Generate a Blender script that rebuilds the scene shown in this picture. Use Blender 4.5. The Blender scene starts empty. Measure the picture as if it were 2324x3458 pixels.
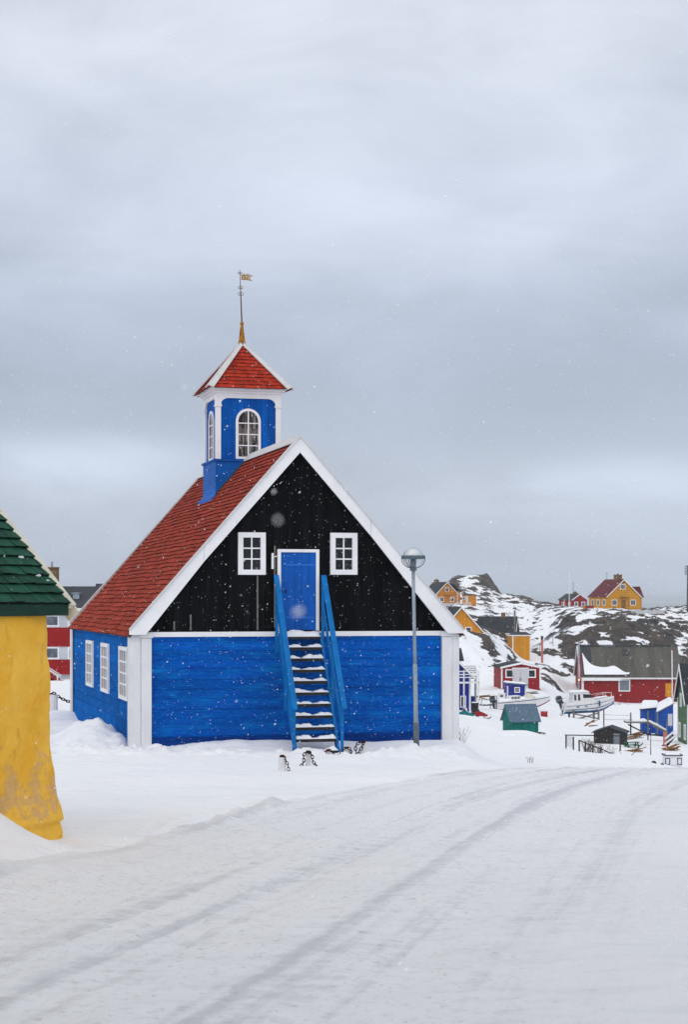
import bpy, math, random
import numpy as np
from mathutils import Vector, Matrix
random.seed(7); rng = np.random.default_rng(11)
C = bpy.context.scene.collection
R = math.radians
EYE = 1.7                                    # eye height of the photographer

# ------------------------------------------------------------------ placing helpers
def at(px, Y):                               # sideways metres of a photo column at distance Y
    return (px - 1162) / 6000 * Y
def hz(py, Y):                               # height of a photo row at distance Y
    return EYE - (py - 2028) / 6000 * Y

def hsh(ix, iy, s):
    n = (ix.astype(np.int64) * 374761393 + iy.astype(np.int64) * 668265263 + s * 974711) & 0x7fffffff
    n = ((n ^ (n >> 13)) * 1274126177) & 0x7fffffff
    n = n ^ (n >> 16)
    return (n & 0xffff) / 65535.0
def vnoise(x, y, s=0):
    ix = np.floor(x); iy = np.floor(y); fx = x - ix; fy = y - iy
    fx = fx * fx * (3 - 2 * fx); fy = fy * fy * (3 - 2 * fy)
    a = hsh(ix, iy, s); b = hsh(ix + 1, iy, s); c = hsh(ix, iy + 1, s); d = hsh(ix + 1, iy + 1, s)
    return (a * (1 - fx) + b * fx) * (1 - fy) + (c * (1 - fx) + d * fx) * fy - .5
def fbm(x, y, s=0, o=4):
    r = 0; a = 1.0
    for k in range(o):
        r = r + a * vnoise(x, y, s + k * 17); x = x * 2.03 + 3.1; y = y * 2.03 + 7.7; a *= .5
    return r
def ridged(x, y, s=0, o=4):
    r = 0; a = 1.0
    for k in range(o):
        r = r + a * (1 - 4 * np.abs(vnoise(x, y, s + k * 13))); x = x * 2.1 + 1.3; y = y * 2.1 + 5.1; a *= .5
    return r * .5
def sstep(a, b, x):
    t = np.clip((x - a) / (b - a), 0, 1); return t * t * (3 - 2 * t)

# ------------------------------------------------------------------ object helpers
def tag(o, label=None, cat=None, group=None, kind=None):
    if label: o['label'] = label
    if cat: o['category'] = cat
    if group: o['group'] = group
    if kind: o['kind'] = kind
    return o
def thing(name, label, cat, loc=(0, 0, 0), rz=0, group=None):
    o = bpy.data.objects.new(name, None); C.objects.link(o)
    o.empty_display_size = .3
    o.location = loc; o.rotation_euler = (0, 0, rz)
    return tag(o, label, cat, group)
def copy_tree(o, parent=None):
    c = o.copy(); C.objects.link(c)
    if parent: c.parent = parent
    for ch in list(o.children): copy_tree(ch, c)
    return c

class MB:
    def __init__(s): s.v = []; s.f = []; s.sm = False
    def add(s, vs, fs):
        n = len(s.v); s.v += [tuple(v) for v in vs]; s.f += [tuple(i + n for i in f) for f in fs]; return s
    def box(s, x0, x1, y0, y1, z0, z1):
        return s.add([(x0,y0,z0),(x1,y0,z0),(x1,y1,z0),(x0,y1,z0),(x0,y0,z1),(x1,y0,z1),(x1,y1,z1),(x0,y1,z1)],
            [(0,3,2,1),(4,5,6,7),(0,1,5,4),(1,2,6,5),(2,3,7,6),(3,0,4,7)])
    def obox(s, O, U, V, N, u0, u1, v0, v1, n0, n1):
        O, U, V, N = map(Vector, (O, U, V, N))
        p = [O + U * u + V * v + N * n for n in (n0, n1) for u, v in ((u0,v0),(u1,v0),(u1,v1),(u0,v1))]
        return s.add(p, [(0,3,2,1),(4,5,6,7),(0,1,5,4),(1,2,6,5),(2,3,7,6),(3,0,4,7)])
    def bar(s, a, b, w, t, up=(0, 0, 1)):    # board from a to b, w along 'side', t along the other way
        a, b = Vector(a), Vector(b); d = (b - a).normalized(); up = Vector(up)
        sd = d.cross(up)
        if sd.length < 1e-4: sd = d.cross(Vector((0, 1, 0)))
        sd.normalize(); u = sd.cross(d)
        return s.obox(a, d, sd, u, 0, (b - a).length, -w/2, w/2, -t/2, t/2)
    def prism(s, poly, d, cap=True):         # poly: 3d points, extruded by vector d
        d = Vector(d); n = len(poly); a = [Vector(p) for p in poly]; b = [p + d for p in a]
        fs = [(i, (i+1) % n, n + (i+1) % n, n + i) for i in range(n)]
        if cap: fs += [tuple(range(n-1, -1, -1)), tuple(range(n, 2*n))]
        return s.add(a + b, fs)
    def tube(s, pts, r, n=8, closed=False, cap=True):
        pts = [Vector(p) for p in pts]; m = len(pts); rr = r if isinstance(r, (list, tuple)) else [r] * m
        vs = []; fs = []; prev = None
        for i, p in enumerate(pts):
            if closed: d = pts[(i+1) % m] - pts[i-1]
            else: d = pts[min(i+1, m-1)] - pts[max(i-1, 0)]
            d.normalize()
            if prev is None:
                sd = d.cross(Vector((0, 0, 1)))
                if sd.length < 1e-3: sd = d.cross(Vector((0, 1, 0)))
            else: sd = prev - d * prev.dot(d)
            sd.normalize(); prev = sd; u = sd.cross(d)
            for k in range(n):
                a = 2 * math.pi * k / n; vs.append(p + (sd * math.cos(a) + u * math.sin(a)) * rr[i])
        for i in range(m if closed else m - 1):
            j = (i + 1) % m
            for k in range(n): fs.append((i*n+k, i*n+(k+1) % n, j*n+(k+1) % n, j*n+k))
        if not closed and cap: fs += [tuple(range(n-1, -1, -1)), tuple(range((m-1)*n, m*n))]
        return s.add(vs, fs)
    def lathe(s, prof, n=24, c=(0, 0, 0), cap=True):  # prof: (r, z)
        vs = []; fs = []
        for r, z in prof:
            for k in range(n):
                a = 2*math.pi*k/n; vs.append((c[0] + r*math.cos(a), c[1] + r*math.sin(a), c[2] + z))
        for i in range(len(prof) - 1):
            for k in range(n): fs.append((i*n+k, i*n+(k+1) % n, (i+1)*n+(k+1) % n, (i+1)*n+k))
        if cap: fs += [tuple(range(n-1, -1, -1)), tuple(range((len(prof)-1)*n, len(prof)*n))]
        return s.add(vs, fs)
    def build(s, name, m, parent=None, smooth=False, bevel=0):
        me = bpy.data.meshes.new(name); me.from_pydata(s.v, [], s.f); me.update()
        me.materials.append(m)
        if smooth: me.polygons.foreach_set('use_smooth', [True] * len(me.polygons))
        o = bpy.data.objects.new(name, me); C.objects.link(o)
        if parent: o.parent = parent
        if bevel:
            b = o.modifiers.new('bevel', 'BEVEL'); b.width = bevel; b.segments = 2; b.limit_method = 'ANGLE'
        return o
def arr_mesh(name, V, F, m, smooth=True):
    me = bpy.data.meshes.new(name); V = np.asarray(V, np.float32); F = np.asarray(F, np.int32)
    me.vertices.add(len(V)); me.vertices.foreach_set('co', V.ravel())
    k = F.shape[1]; me.loops.add(F.size); me.loops.foreach_set('vertex_index', F.ravel())
    me.polygons.add(len(F)); me.polygons.foreach_set('loop_start', np.arange(0, F.size, k, dtype=np.int32))
    me.polygons.foreach_set('use_smooth', np.full(len(F), smooth))
    me.materials.append(m); me.update(calc_edges=True); me.validate()
    o = bpy.data.objects.new(name, me); C.objects.link(o); return o
def grid_faces(nx, ny):
    i, j = np.meshgrid(np.arange(nx - 1), np.arange(ny - 1)); a = (j * nx + i).ravel()
    return np.stack([a, a + 1, a + nx + 1, a + nx], 1)

# ------------------------------------------------------------------ materials
class NT:
    def __init__(s, name):
        s.m = bpy.data.materials.new(name); s.m.use_nodes = True; s.t = s.m.node_tree; s.t.nodes.clear()
        s.out = s.n('ShaderNodeOutputMaterial'); s.b = s.n('ShaderNodeBsdfPrincipled')
        s.l(s.b.outputs[0], s.out.inputs[0]); s.tc = s.n('ShaderNodeTexCoord')
    def n(s, t, **k):
        o = s.t.nodes.new(t)
        for a, b in k.items(): setattr(o, a, b)
        return o
    def l(s, a, b): s.t.links.new(a, b)
    def put(s, sock, v):
        if isinstance(v, bpy.types.NodeSocket): s.l(v, sock)
        else: sock.default_value = v
    def math(s, op, a, b=0.0, c=0.0, clamp=False):
        o = s.n('ShaderNodeMath', operation=op, use_clamp=clamp)
        s.put(o.inputs[0], a); s.put(o.inputs[1], b); s.put(o.inputs[2], c); return o.outputs[0]
    def map(s, sc=(1, 1, 1), src=None, rot=(0, 0, 0)):
        o = s.n('ShaderNodeMapping'); s.l(src or s.tc.outputs['Object'], o.inputs[0])
        o.inputs['Scale'].default_value = sc; o.inputs['Rotation'].default_value = rot; return o.outputs[0]
    def noise(s, scale, v=None, detail=5, rough=.55, dist=0):
        o = s.n('ShaderNodeTexNoise'); o.inputs['Scale'].default_value = scale
        o.inputs['Detail'].default_value = detail; o.inputs['Roughness'].default_value = rough
        o.inputs['Distortion'].default_value = dist
        s.l(v or s.tc.outputs['Object'], o.inputs['Vector']); return o.outputs['Fac']
    def mr(s, v, a, b, c=0.0, d=1.0, smooth=True):
        o = s.n('ShaderNodeMapRange'); o.interpolation_type = 'SMOOTHSTEP' if smooth else 'LINEAR'
        s.put(o.inputs[0], v); o.inputs[1].default_value = a; o.inputs[2].default_value = b
        o.inputs[3].default_value = c; o.inputs[4].default_value = d; return o.outputs[0]
    def mix(s, f, a, b, mode='MIX'):
        o = s.n('ShaderNodeMix', data_type='RGBA', blend_type=mode)
        s.put(o.inputs[0], f)
        for i, v in ((6, a), (7, b)):
            if isinstance(v, bpy.types.NodeSocket): s.l(v, o.inputs[i])
            else: o.inputs[i].default_value = (*v[:3], 1)
        return o.outputs[2]
    def scale(s, col, f):                    # colour times a number
        o = s.n('ShaderNodeVectorMath', operation='SCALE')
        if isinstance(col, bpy.types.NodeSocket): s.l(col, o.inputs[0])
        else: o.inputs[0].default_value = col[:3]
        s.put(o.inputs['Scale'], f); return o.outputs[0]
    def bump(s, h, strength=.3, dist=.02, nrm=None):
        o = s.n('ShaderNodeBump'); o.inputs['Strength'].default_value = strength
        o.inputs['Distance'].default_value = dist; s.l(h, o.inputs['Height'])
        if nrm: s.l(nrm, o.inputs['Normal'])
        return o.outputs[0]
    def fin(s, col, rough=.6, nrm=None, spec=.3, metal=0):
        if isinstance(col, bpy.types.NodeSocket): s.l(col, s.b.inputs['Base Color'])
        else: s.b.inputs['Base Color'].default_value = (*col[:3], 1)
        s.put(s.b.inputs['Roughness'], rough); s.b.inputs['Specular IOR Level'].default_value = spec
        s.b.inputs['Metallic'].default_value = metal
        if nrm: s.l(nrm, s.b.inputs['Normal'])
        return s.m
def srgb(h):
    h = h.lstrip('#'); r = []
    for i in (0, 2, 4):
        c = int(h[i:i+2], 16) / 255; r.append(c / 12.92 if c <= .04045 else ((c + .055) / 1.055) ** 2.4)
    return tuple(r)

def paint(name, col, rough=.6, amt=.18, ns=2.5, stretch=(1, 1, 1), board=None, wear=None, bump=.15, island=0, spec=.10, seam=.55, mottle=0):
    """painted / weathered surface; board=(axis, spacing) draws plank joints; wear=(colour, lo, hi, scale, stretch)"""
    s = NT(name); v = s.map(stretch)
    n1 = s.noise(ns, v, 6, .6); f = s.mr(n1, .25, .75, 1 - amt, 1 + amt)
    h = s.noise(ns * 9, v, 3)
    if board:
        ax, sp = board; sep = s.n('ShaderNodeSeparateXYZ'); s.l(s.tc.outputs['Object'], sep.inputs[0])
        c = {'x': sep.outputs[0], 'y': sep.outputs[1], 'z': sep.outputs[2]}.get(ax)
        if ax == 'xy': c = s.math('ADD', sep.outputs[0], sep.outputs[1])
        wob = s.math('MULTIPLY', s.math('SUBTRACT', s.noise(.8, None, 2), .5), sp * .35)
        q = s.math('DIVIDE', s.math('ADD', c, wob), sp)
        wn = s.n('ShaderNodeTexWhiteNoise', noise_dimensions='1D'); s.l(s.math('FLOOR', q), wn.inputs['W'])
        f = s.math('MULTIPLY', f, s.mr(wn.outputs['Value'], 0, 1, 1 - amt * .8, 1 + amt * .8, False))
        fr = s.math('ABSOLUTE', s.math('SUBTRACT', s.math('FRACT', q), .5))
        sm = s.mr(fr, .5 - .02 / max(sp, .02) * .6, .5)
        gap = s.mr(s.noise(1.3, v, 2), .3, .62)
        f = s.math('MULTIPLY', f, s.math('SUBTRACT', 1.0, s.math('MULTIPLY', s.math('MULTIPLY', sm, gap), seam)))
        h = s.math('SUBTRACT', s.math('MULTIPLY', h, .35), s.math('MULTIPLY', sm, 1.0))
    if mottle: f = s.math('MULTIPLY', f, s.mr(s.noise(ns*9, s.map((1, 1, 1.6)), 8, .7), .3, .7, 1-mottle, 1+mottle))
    if island:
        g = s.n('ShaderNodeNewGeometry'); f = s.math('MULTIPLY', f, s.mr(g.outputs['Random Per Island'], 0, 1, 1 - island, 1 + island, False))
    c = s.scale(col, f)
    if wear:
        wl = wear if isinstance(wear, list) else [wear]
        for (wc, lo, hi, wsc, wst) in wl:
            w = s.mr(s.noise(wsc, s.map(wst), 7, .65), lo, hi); c = s.mix(w, c, wc)
    return s.fin(c, rough, s.bump(h, bump, .012), spec)

M = {}
bl_d = srgb('#0b2f8e'); 
M['blue_front'] = paint('blue_plank_paint', srgb('#054ea4'), .75, .2, 1.3, (.45, .45, 2.6), None,
    [(srgb('#0a6ebc'), .48, .72, 1.6, (.5, .5, 3.0)), (srgb('#0a3a98'), .56, .74, 2.6, (.4, .4, 2.6)), (srgb('#1c7cc8'), .53, .74, 8, (.6, .6, 2.5)), (srgb('#5a9ac8'), .66, .80, 18, (.5, .5, 2.5))], .35, .13, mottle=.24, spec=.03)
M['blue_sill'] = paint('dark_wet_sill_paint', srgb('#06347c'), .7, .25, 2, (.5, .5, 3), None, [(srgb('#0b58a0'), .56, .74, 5, (.6, .6, 2))], .4, mottle=.25, spec=.05)
M['blue_side'] = paint('blue_side_paint', srgb('#0159a6'), .8, .18, 1.6, (.7, .7, 2.2), None,
    [(srgb('#1678bd'), .52, .74, 2.6, (1, 1, 2)), (srgb('#04468c'), .60, .75, 3, (.8, .8, 2.5)), (srgb('#5c93bf'), .72, .84, 12, (1, 1, 2))], .35, .13, mottle=.24, spec=.02)
M['blue_tower'] = paint('blue_tower_paint', srgb('#0752a6'), .65, .18, 2, (2, 2, .5), ('xy', .155),
    [(srgb('#1670ba'), .54, .8, 2, (2.5, 2.5, .5))], .4, mottle=.15, spec=.04)
M['blue_pedestal'] = paint('blue_pedestal_paint', srgb('#0a58ae'), .55, .14, 2, (.7, .7, 2), ('z', .24), (srgb('#2a78c4'), .55, .8, 2, (.8, .8, 2)), .3)
M['blue_door'] = paint('blue_door_paint', srgb('#0f55aa'), .65, .16, 2, (2.5, 2.5, .5), ('x', .162), (srgb('#3a7fd0'), .6, .85, 3, (3, 3, .4)), .35)
M['blue_stair'] = paint('blue_stair_paint', srgb('#0a68ac'), .55, .16, 3, (1, 1, 1), None, (srgb('#064c98'), .56, .75, 5, (1, 1, .4)), .12)
M['tar'] = paint('black_tarred_boards', (.0040, .0043, .0055), .7, .4, 3, (4, 4, .25), ('x', .17),
    [((.075, .062, .048), .70, .80, 5.5, (5, 5, .22)), ((.018, .02, .027), .55, .8, 3, (6, 6, .2))], .45, spec=.03, seam=.7)
M['white'] = paint('white_trim_paint', (.76, .76, .78), .55, .06, 2, (1, 1, 1), None, [((.50, .49, .48), .63, .82, 5, (1, 1, .5)), ((.40, .37, .33), .76, .86, 14, (1, 1, .4))], .12)
M['white_weathered'] = paint('weathered_white_paint', (.68, .68, .70), .6, .1, 2, (1, 1, .4), None, [((.46, .45, .44), .66, .84, 7, (1.4, 1.4, .35))], .2)
M['shingle'] = paint('red_wood_shingles', srgb('#90382b'), .85, .22, 2.0, (1, 1, 1), None,
    [(srgb('#b26a52'), .54, .76, 9, (.8, 2.0, .8)), (srgb('#6a221d'), .58, .76, 1.4, (1, 1, 1)), (srgb('#c08f72'), .745, .80, 17, (.35, 3.2, .35))], .35, .30, spec=.04, seam=.5)
M['course_shade'] = paint('painted_shingle_course_shade', (.022, .009, .008), .8, .3, 6, spec=.03)  # shade between shingle courses, put into the colour of the butt faces
M['shake_shade'] = paint('painted_shake_course_shade', (.004, .010, .008), .8, .3, 6, spec=.03)  # painted shade for the green shake courses, likewise on the butt faces
M['shingle_tower'] = paint('red_tower_shingles', srgb('#a0301f'), .8, .2, 3, (1, 1, 1), None,
    [(srgb('#b3392a'), .56, .75, 3, (1, 1, 1)), (srgb('#6d1d18'), .60, .76, 6, (1, 1, 1)), (srgb('#b78f86'), .72, .82, 11, (1, 1, 1))], .3, .25)
M['white_top'] = paint('dulled_white_boards', (.56, .56, .57), .6, .1, 3, (1, 1, 1), None, [((.40, .38, .36), .58, .78, 6, (1, 1, 1))], .2)
M['lead'] = paint('dark_lead_flashing', srgb('#3b4048'), .5, .2, 5)
M['stone'] = paint('rough_foundation_stone', (.42, .41, .40), .9, .3, 5, bump=.6)
M['copper'] = paint('rusty_gilt_spire', srgb('#9a6a22'), .5, .3, 5, (1, 1, .5), None, [(srgb('#6a3518'), .5, .6, 6, (1.5, 1.5, .35)), (srgb('#2d1d14'), .64, .72, 9, (1, 1, .6))], .2)
M['rod'] = paint('rusty_rod', srgb('#63401f'), .6, .3, 6)
M['gilt'] = paint('old_gilt_flag', srgb('#92691c'), .45, .2, 8, spec=.5)
M['gilt_white'] = paint('white_numeral_paint', (.75, .73, .68), .6, .05)
M['hinge'] = paint('painted_hinge', srgb('#2a6ac2'), .45, .1, 5)
M['iron'] = paint('rusty_chain_iron', srgb('#3a2019'), .75, .35, 14, wear=(srgb('#5d3322'), .55, .7, 25, (1, 1, 1)), bump=.4)
M['dark_iron'] = paint('dark_iron', (.018, .018, .022), .55, .2, 9)
M['bollard'] = paint('white_painted_stone', (.66, .66, .68), .7, .1, 7, wear=((.4, .4, .4), .66, .8, 16, (1, 1, 1)), bump=.3)
M['galv'] = paint('galvanised_steel', (.22, .27, .33), .5, .2, 6, (1, 1, .3), wear=((.32, .37, .43), .5, .7, 9, (1, 1, .25)), bump=.08, spec=.5)
M['galv_dark'] = paint('grey_steel_base', (.10, .12, .145), .55, .2, 6, bump=.1)
M['galv_ring'] = paint('steel_lamp_ring', (.085, .12, .15), .5, .2, 9)
M['opal'] = paint('white_enamel_reflector', (.72, .73, .74), .35, .03)
M['yellow_plaster'] = None
M['green_shake'] = paint('green_wood_shakes', srgb('#124434'), .65, .25, 2, (3, 1, 3), None,
    [(srgb('#2a6450'), .56, .78, 6, (6, .6, .6)), (srgb('#051d16'), .60, .74, 3, (2, 1, 1))], .4, .3)
M['cream'] = paint('cream_verge_paint', (.60, .57, .47), .6, .12, 3, (.5, 2, 2), None, (( .42, .37, .27), .58, .75, 8, (.4, 2, 2)), .2)
M['green_fascia'] = paint('green_fascia_paint', srgb('#12352a'), .55, .25, 3, (.6, 2, 2), None, (srgb('#3f6658'), .58, .76, 5, (.6, 3, 3)), .2)
M['wood'] = paint('weathered_grey_wood', (.16, .15, .14), .8, .3, 4, (1, 1, 3), bump=.3)
M['brown_wood'] = paint('raw_brown_wood', srgb('#7a5634'), .8, .3, 4, (1, 4, 4), island=.35, bump=.3)
M['dark_wood'] = paint('dark_stained_wood', (.03, .028, .027), .7, .3, 4, bump=.2)
M['red'] = paint('red_board_paint', srgb('#86181b'), .6, .14, 3, (2, 2, .5), ('xy', .16), bump=.2)
M['red_block'] = paint('red_facade_panel', srgb('#8e1216'), .6, .1, 1, (1, 1, 1), None, bump=.1)
M['grey_panel'] = paint('pale_grey_facade_panel', (.50, .54, .60), .55, .06, 1, (1, 1, 1), ('x', 1.25), bump=.1)
M['orange'] = paint('orange_board_paint', srgb('#c8871c'), .6, .12, 2, (2, 2, .5), ('xy', .18), (srgb('#b06f18'), .55, .75, 1, (1, 1, 1)), .2)
M['ochre'] = paint('ochre_board_paint', srgb('#b5741a'), .6, .12, 2, (1, 1, 2), ('z', .2), None, .2)
M['ochre2'] = paint('golden_ochre_paint', srgb('#bd8418'), .6, .12, 2, (1, 1, 2), ('z', .2), None, .2)
M['slate'] = paint('dark_felt_roof', (.030, .034, .042), .8, .25, 1.5, wear=((.055, .06, .07), .55, .75, 3, (1, 1, 1)), bump=.2)
M['slate2'] = paint('charcoal_sheet_roof', (.042, .046, .056), .7, .2, 1, bump=.2)
M['maroon'] = paint('maroon_roof', srgb('#5d2028'), .7, .18, 2, bump=.2)
M['grey_roof'] = paint('weathered_corrugated_roof', (.090, .086, .078), .75, .2, .8, (2, .3, .3), ('x', .7), ((.13, .115, .09), .5, .7, 1.2, (3, .3, .3)), .25, seam=.25)
M['teal'] = paint('teal_shed_paint', srgb('#137067'), .75, .2, 3, (2, 2, .6), ('xy', .2), (srgb('#0a352f'), .5, .7, 8, (1, 1, 1)), .3)
M['teal_roof'] = paint('blue_grey_felt', srgb('#54687c'), .7, .14, 3, wear=(srgb('#6f8294'), .5, .75, 7, (1, 1, 1)), bump=.2)
M['navy'] = paint('ultramarine_paint', srgb('#1f2c86'), .6, .12, 3, (2, 2, .6), ('xy', .2), None, .2)
M['bright_blue'] = paint('bright_blue_paint', srgb('#174a9c'), .7, .14, 3, (2, 2, .5), ('xy', .3), None, .2)
M['green_board'] = paint('moss_green_boards', srgb('#4a6548'), .7, .15, 3, (1, 1, 3), ('z', .18), None, .25)
M['green_table'] = paint('green_table_paint', srgb('#0c5a38'), .6, .15, 4)
M['grey_door'] = paint('pale_grey_door', (.50, .50, .53), .55, .06, 2)
M['brick'] = paint('brown_brick', srgb('#71593a'), .85, .25, 6, (1, 1, 1), ('z', .15), bump=.4)
M['pink'] = paint('faded_pink_pipe', srgb('#b06d63'), .7, .1, 3)
M['concrete'] = paint('pale_concrete', (.45, .46, .48), .85, .12, 1.5, bump=.2)
M['gel'] = paint('white_gelcoat', (.68, .68, .69), .3, .05, 2, bump=.03, spec=.5)
M['antifoul_red'] = paint('red_bottom_paint', srgb('#7a1f30'), .6, .15, 3)
M['antifoul_blue'] = paint('blue_bottom_paint', srgb('#164a86'), .5, .15, 3)
M['stripe'] = paint('hull_stripe', srgb('#27466f'), .4, .05, 3)
M['teal_stripe'] = paint('teal_hull_stripe', srgb('#1f7f96'), .4, .05, 3)
M['motor'] = paint('black_motor_cowl', (.012, .014, .018), .35, .2, 4, spec=.5)
M['rubber'] = paint('black_rubber', (.02, .02, .022), .8, .2, 6)
M['red_plain'] = paint('red_plain_paint', srgb('#93242a'), .55, .15, 3)
M['teal_cloth'] = paint('teal_tarp', srgb('#1a6f78'), .6, .25, 5)
M['twig'] = paint('dry_twigs', srgb('#4a332c'), .9, .3, 8)
def glass(name, col=(.010, .012, .015), rough=.12, spec=.3, streak=None):
    s = NT(name); c = col
    if streak:
        w = s.mr(s.noise(7, s.map((3, 3, .35)), 6, .7), .42, .62); c = s.mix(w, col, streak)
    else: c = s.scale(col, s.mr(s.noise(2), .3, .7, .6, 1.5))
    return s.fin(c, rough, None, spec)
M['pane'] = glass('dark_window_pane')
M['pane_tower'] = glass('boarded_tower_pane', (.014, .012, .011), .6, .15, (.25, .22, .21))
M['pane_blue'] = glass('grey_blue_pane', (.10, .12, .15), .2)
M['pane_purple'] = glass('purple_curtain_pane', (.045, .025, .06), .3)
M['shutter'] = paint('greyish_window_panel', (.17, .19, .23), .6, .1, 3)
def clear_glass():
    s = NT('clear_globe_plastic'); tr = s.n('ShaderNodeBsdfTransparent'); tr.inputs[0].default_value = (.94, .955, .96, 1)
    gl = s.n('ShaderNodeBsdfGlossy'); gl.inputs['Roughness'].default_value = .06
    lw = s.n('ShaderNodeLayerWeight'); lw.inputs[0].default_value = .22
    mx = s.n('ShaderNodeMixShader'); s.l(s.math('MULTIPLY', lw.outputs['Facing'], .8), mx.inputs[0]); s.l(tr.outputs[0], mx.inputs[1]); s.l(gl.outputs[0], mx.inputs[2])
    s.l(mx.outputs[0], s.out.inputs[0]); return s.m
M['globe'] = clear_glass()
def lit_bulb():
    s = NT('lit_lamp_bulb'); s.b.inputs['Emission Color'].default_value = (1, .55, .12, 1); s.b.inputs['Emission Strength'].default_value = 2.2
    return s.fin((.9, .6, .2))
M['bulb'] = lit_bulb()
def plaster():
    s = NT('yellow_lime_plaster'); P = s.tc.outputs['Object']
    c = s.mix(s.mr(s.noise(1.7, None, 5), .35, .68), (.90, .52, .075), (.80, .41, .035))
    c = s.mix(s.mr(s.noise(5, s.map((1, 1, .5)), 6, .65), .56, .74), c, (.64, .29, .025))
    c = s.mix(s.mr(s.noise(22, None, 4), .62, .78), c, (.80, .52, .14))
    sep = s.n('ShaderNodeSeparateXYZ'); s.l(P, sep.inputs[0])
    low = s.mr(sep.outputs[2], 1.25, .38, -.10, .11)           # lime wears off mostly near the foot
    lw2 = s.mr(sep.outputs[2], .12, .34, -.2, .0)
    w = s.mr(s.math('ADD', s.math('ADD', s.noise(4.2, None, 9, .66, .4), low), lw2), .55, .67, 0, .66)
    c = s.mix(w, c, s.mix(s.noise(13, None, 5), srgb('#b07a3e'), srgb('#dcc09c')))
    w2 = s.mr(s.math('ADD', s.noise(6, None, 5), s.mr(sep.outputs[2], .20, -.02, -.25, .10)), .60, .69)
    c = s.mix(w2, c, srgb('#66584a'))
    h = s.math('ADD', s.noise(4, None, 8, .6), s.math('MULTIPLY', w, -.08))
    return s.fin(c, .85, s.bump(h, .9, .08), .1)
M['yellow_plaster'] = plaster()

def snow_mat(name, rocky=False):
    s = NT(name); P = s.tc.outputs['Object']
    c = s.mix(s.mr(s.noise(.35, None, 5), .3, .7), (.785, .81, .87), (.835, .85, .895))
    c = s.mix(s.mr(s.noise(3.0, s.map((.5, 1.2, 1)), 6, .65), .50, .74), c, (.72, .745, .81))
    c = s.mix(s.mr(s.noise(38, None, 2), .80, .86), c, (.42, .40, .38))
    n1 = s.noise(1.3, s.map((.55, 1.5, 1)), 12, .68); n2 = s.noise(16, s.map((.6, 1.4, 1)), 6, .7)
    nb = s.bump(s.math('ADD', n1, s.math('MULTIPLY', n2, .16)), .75, .13)
    if not rocky: return s.fin(c, .7, nb, .2)
    at_ = s.n('ShaderNodeAttribute', attribute_name='rock')
    rn = s.noise(.24, s.map((.9, .6, 2.2)), 10, .62)
    gate = s.math('MULTIPLY', at_.outputs['Fac'], 6.0, 0.0, True)
    r = s.mr(s.math('ADD', at_.outputs['Fac'], s.math('MULTIPLY', s.math('MULTIPLY', s.math('SUBTRACT', rn, .5), 2.9), gate)), .44, .53)
    rc = s.mix(s.mr(s.noise(.25, None, 6), .35, .65), (.022, .022, .026), (.098, .074, .060))
    rc = s.mix(s.mr(s.noise(1.6, None, 7, .7), .45, .7), rc, (.105, .10, .10))
    rc = s.mix(s.mr(s.noise(.9, s.map((1, 1, .3)), 5), .60, .72), rc, (.012, .012, .014))
    c = s.mix(r, c, rc)
    nr = s.bump(s.noise(1.3, None, 9, .7), .9, .6)
    m = s.n('ShaderNodeMix', data_type='VECTOR'); s.l(r, m.inputs[0]); s.l(nb, m.inputs[4]); s.l(nr, m.inputs[5])
    return s.fin(c, s.mr(r, 0, 1, .7, .9), m.outputs[1], .2)
M['snow'] = snow_mat('fresh_snow'); M['ground'] = snow_mat('snow_and_rock_ground', True)
def road_mat():
    s = NT('packed_snow_road'); uv = s.tc.outputs['UV']
    st = s.noise(1.0, s.map((.020, 1.2, 1), uv), 5, .6, .4)          # broad worn bands along the driving direction
    st2 = s.noise(1.0, s.map((.09, 5.0, 1), uv), 8, .66)
    rag = s.noise(5, s.map((.7, 1.2, 1)), 11, .72)                   # ragged crust
    f = s.math('ADD', s.math('ADD', s.math('MULTIPLY', st, .50), s.math('MULTIPLY', st2, .26)), s.math('MULTIPLY', rag, .24))
    sep = s.n('ShaderNodeSeparateXYZ'); s.l(uv, sep.inputs[0])
    e = s.mr(s.math('ADD', s.math('ABSOLUTE', sep.outputs[1]), s.math('MULTIPLY', s.math('SUBTRACT', s.noise(.6, None, 5), .5), 2.2)), 1.3, 2.7)
    keep = s.math('SUBTRACT', 1.0, e)
    dirt = s.math('MULTIPLY', s.mr(f, .475, .565), keep)
    c = s.mix(s.mr(s.noise(.35, None, 5), .3, .7), (.785, .81, .87), (.835, .85, .895))
    c = s.mix(s.mr(s.noise(3.0, s.map((.5, 1.2, 1)), 6, .65), .50, .74), c, (.72, .745, .81))
    c = s.mix(s.math('MULTIPLY', keep, .45), c, (.77, .785, .835))
    c = s.mix(s.math('MULTIPLY', dirt, .8), c, (.53, .54, .60))
    sp1 = s.mr(s.noise(9, s.map((.7, 1.2, 1)), 8, .72), .56, .65); sp2 = s.mr(s.noise(26, s.map((.7, 1.1, 1)), 5, .7), .59, .66)
    c = s.mix(s.math('MULTIPLY', sp1, s.math('MULTIPLY', keep, .55)), c, (.58, .59, .635))
    c = s.mix(s.math('MULTIPLY', sp2, s.math('MULTIPLY', keep, .85)), c, (.36, .36, .385))
    c = s.mix(s.mr(s.noise(55, None, 2), .79, .84), c, (.16, .15, .14))
    h = s.math('ADD', s.math('MULTIPLY', s.noise(6, s.map((.6, 1.5, 1)), 12, .75), 1.0), s.math('MULTIPLY', st2, .6))
    return s.fin(c, s.mr(dirt, 0, 1, .65, .42), s.bump(h, .9, .05), .3)
M['road'] = road_mat()
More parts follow.
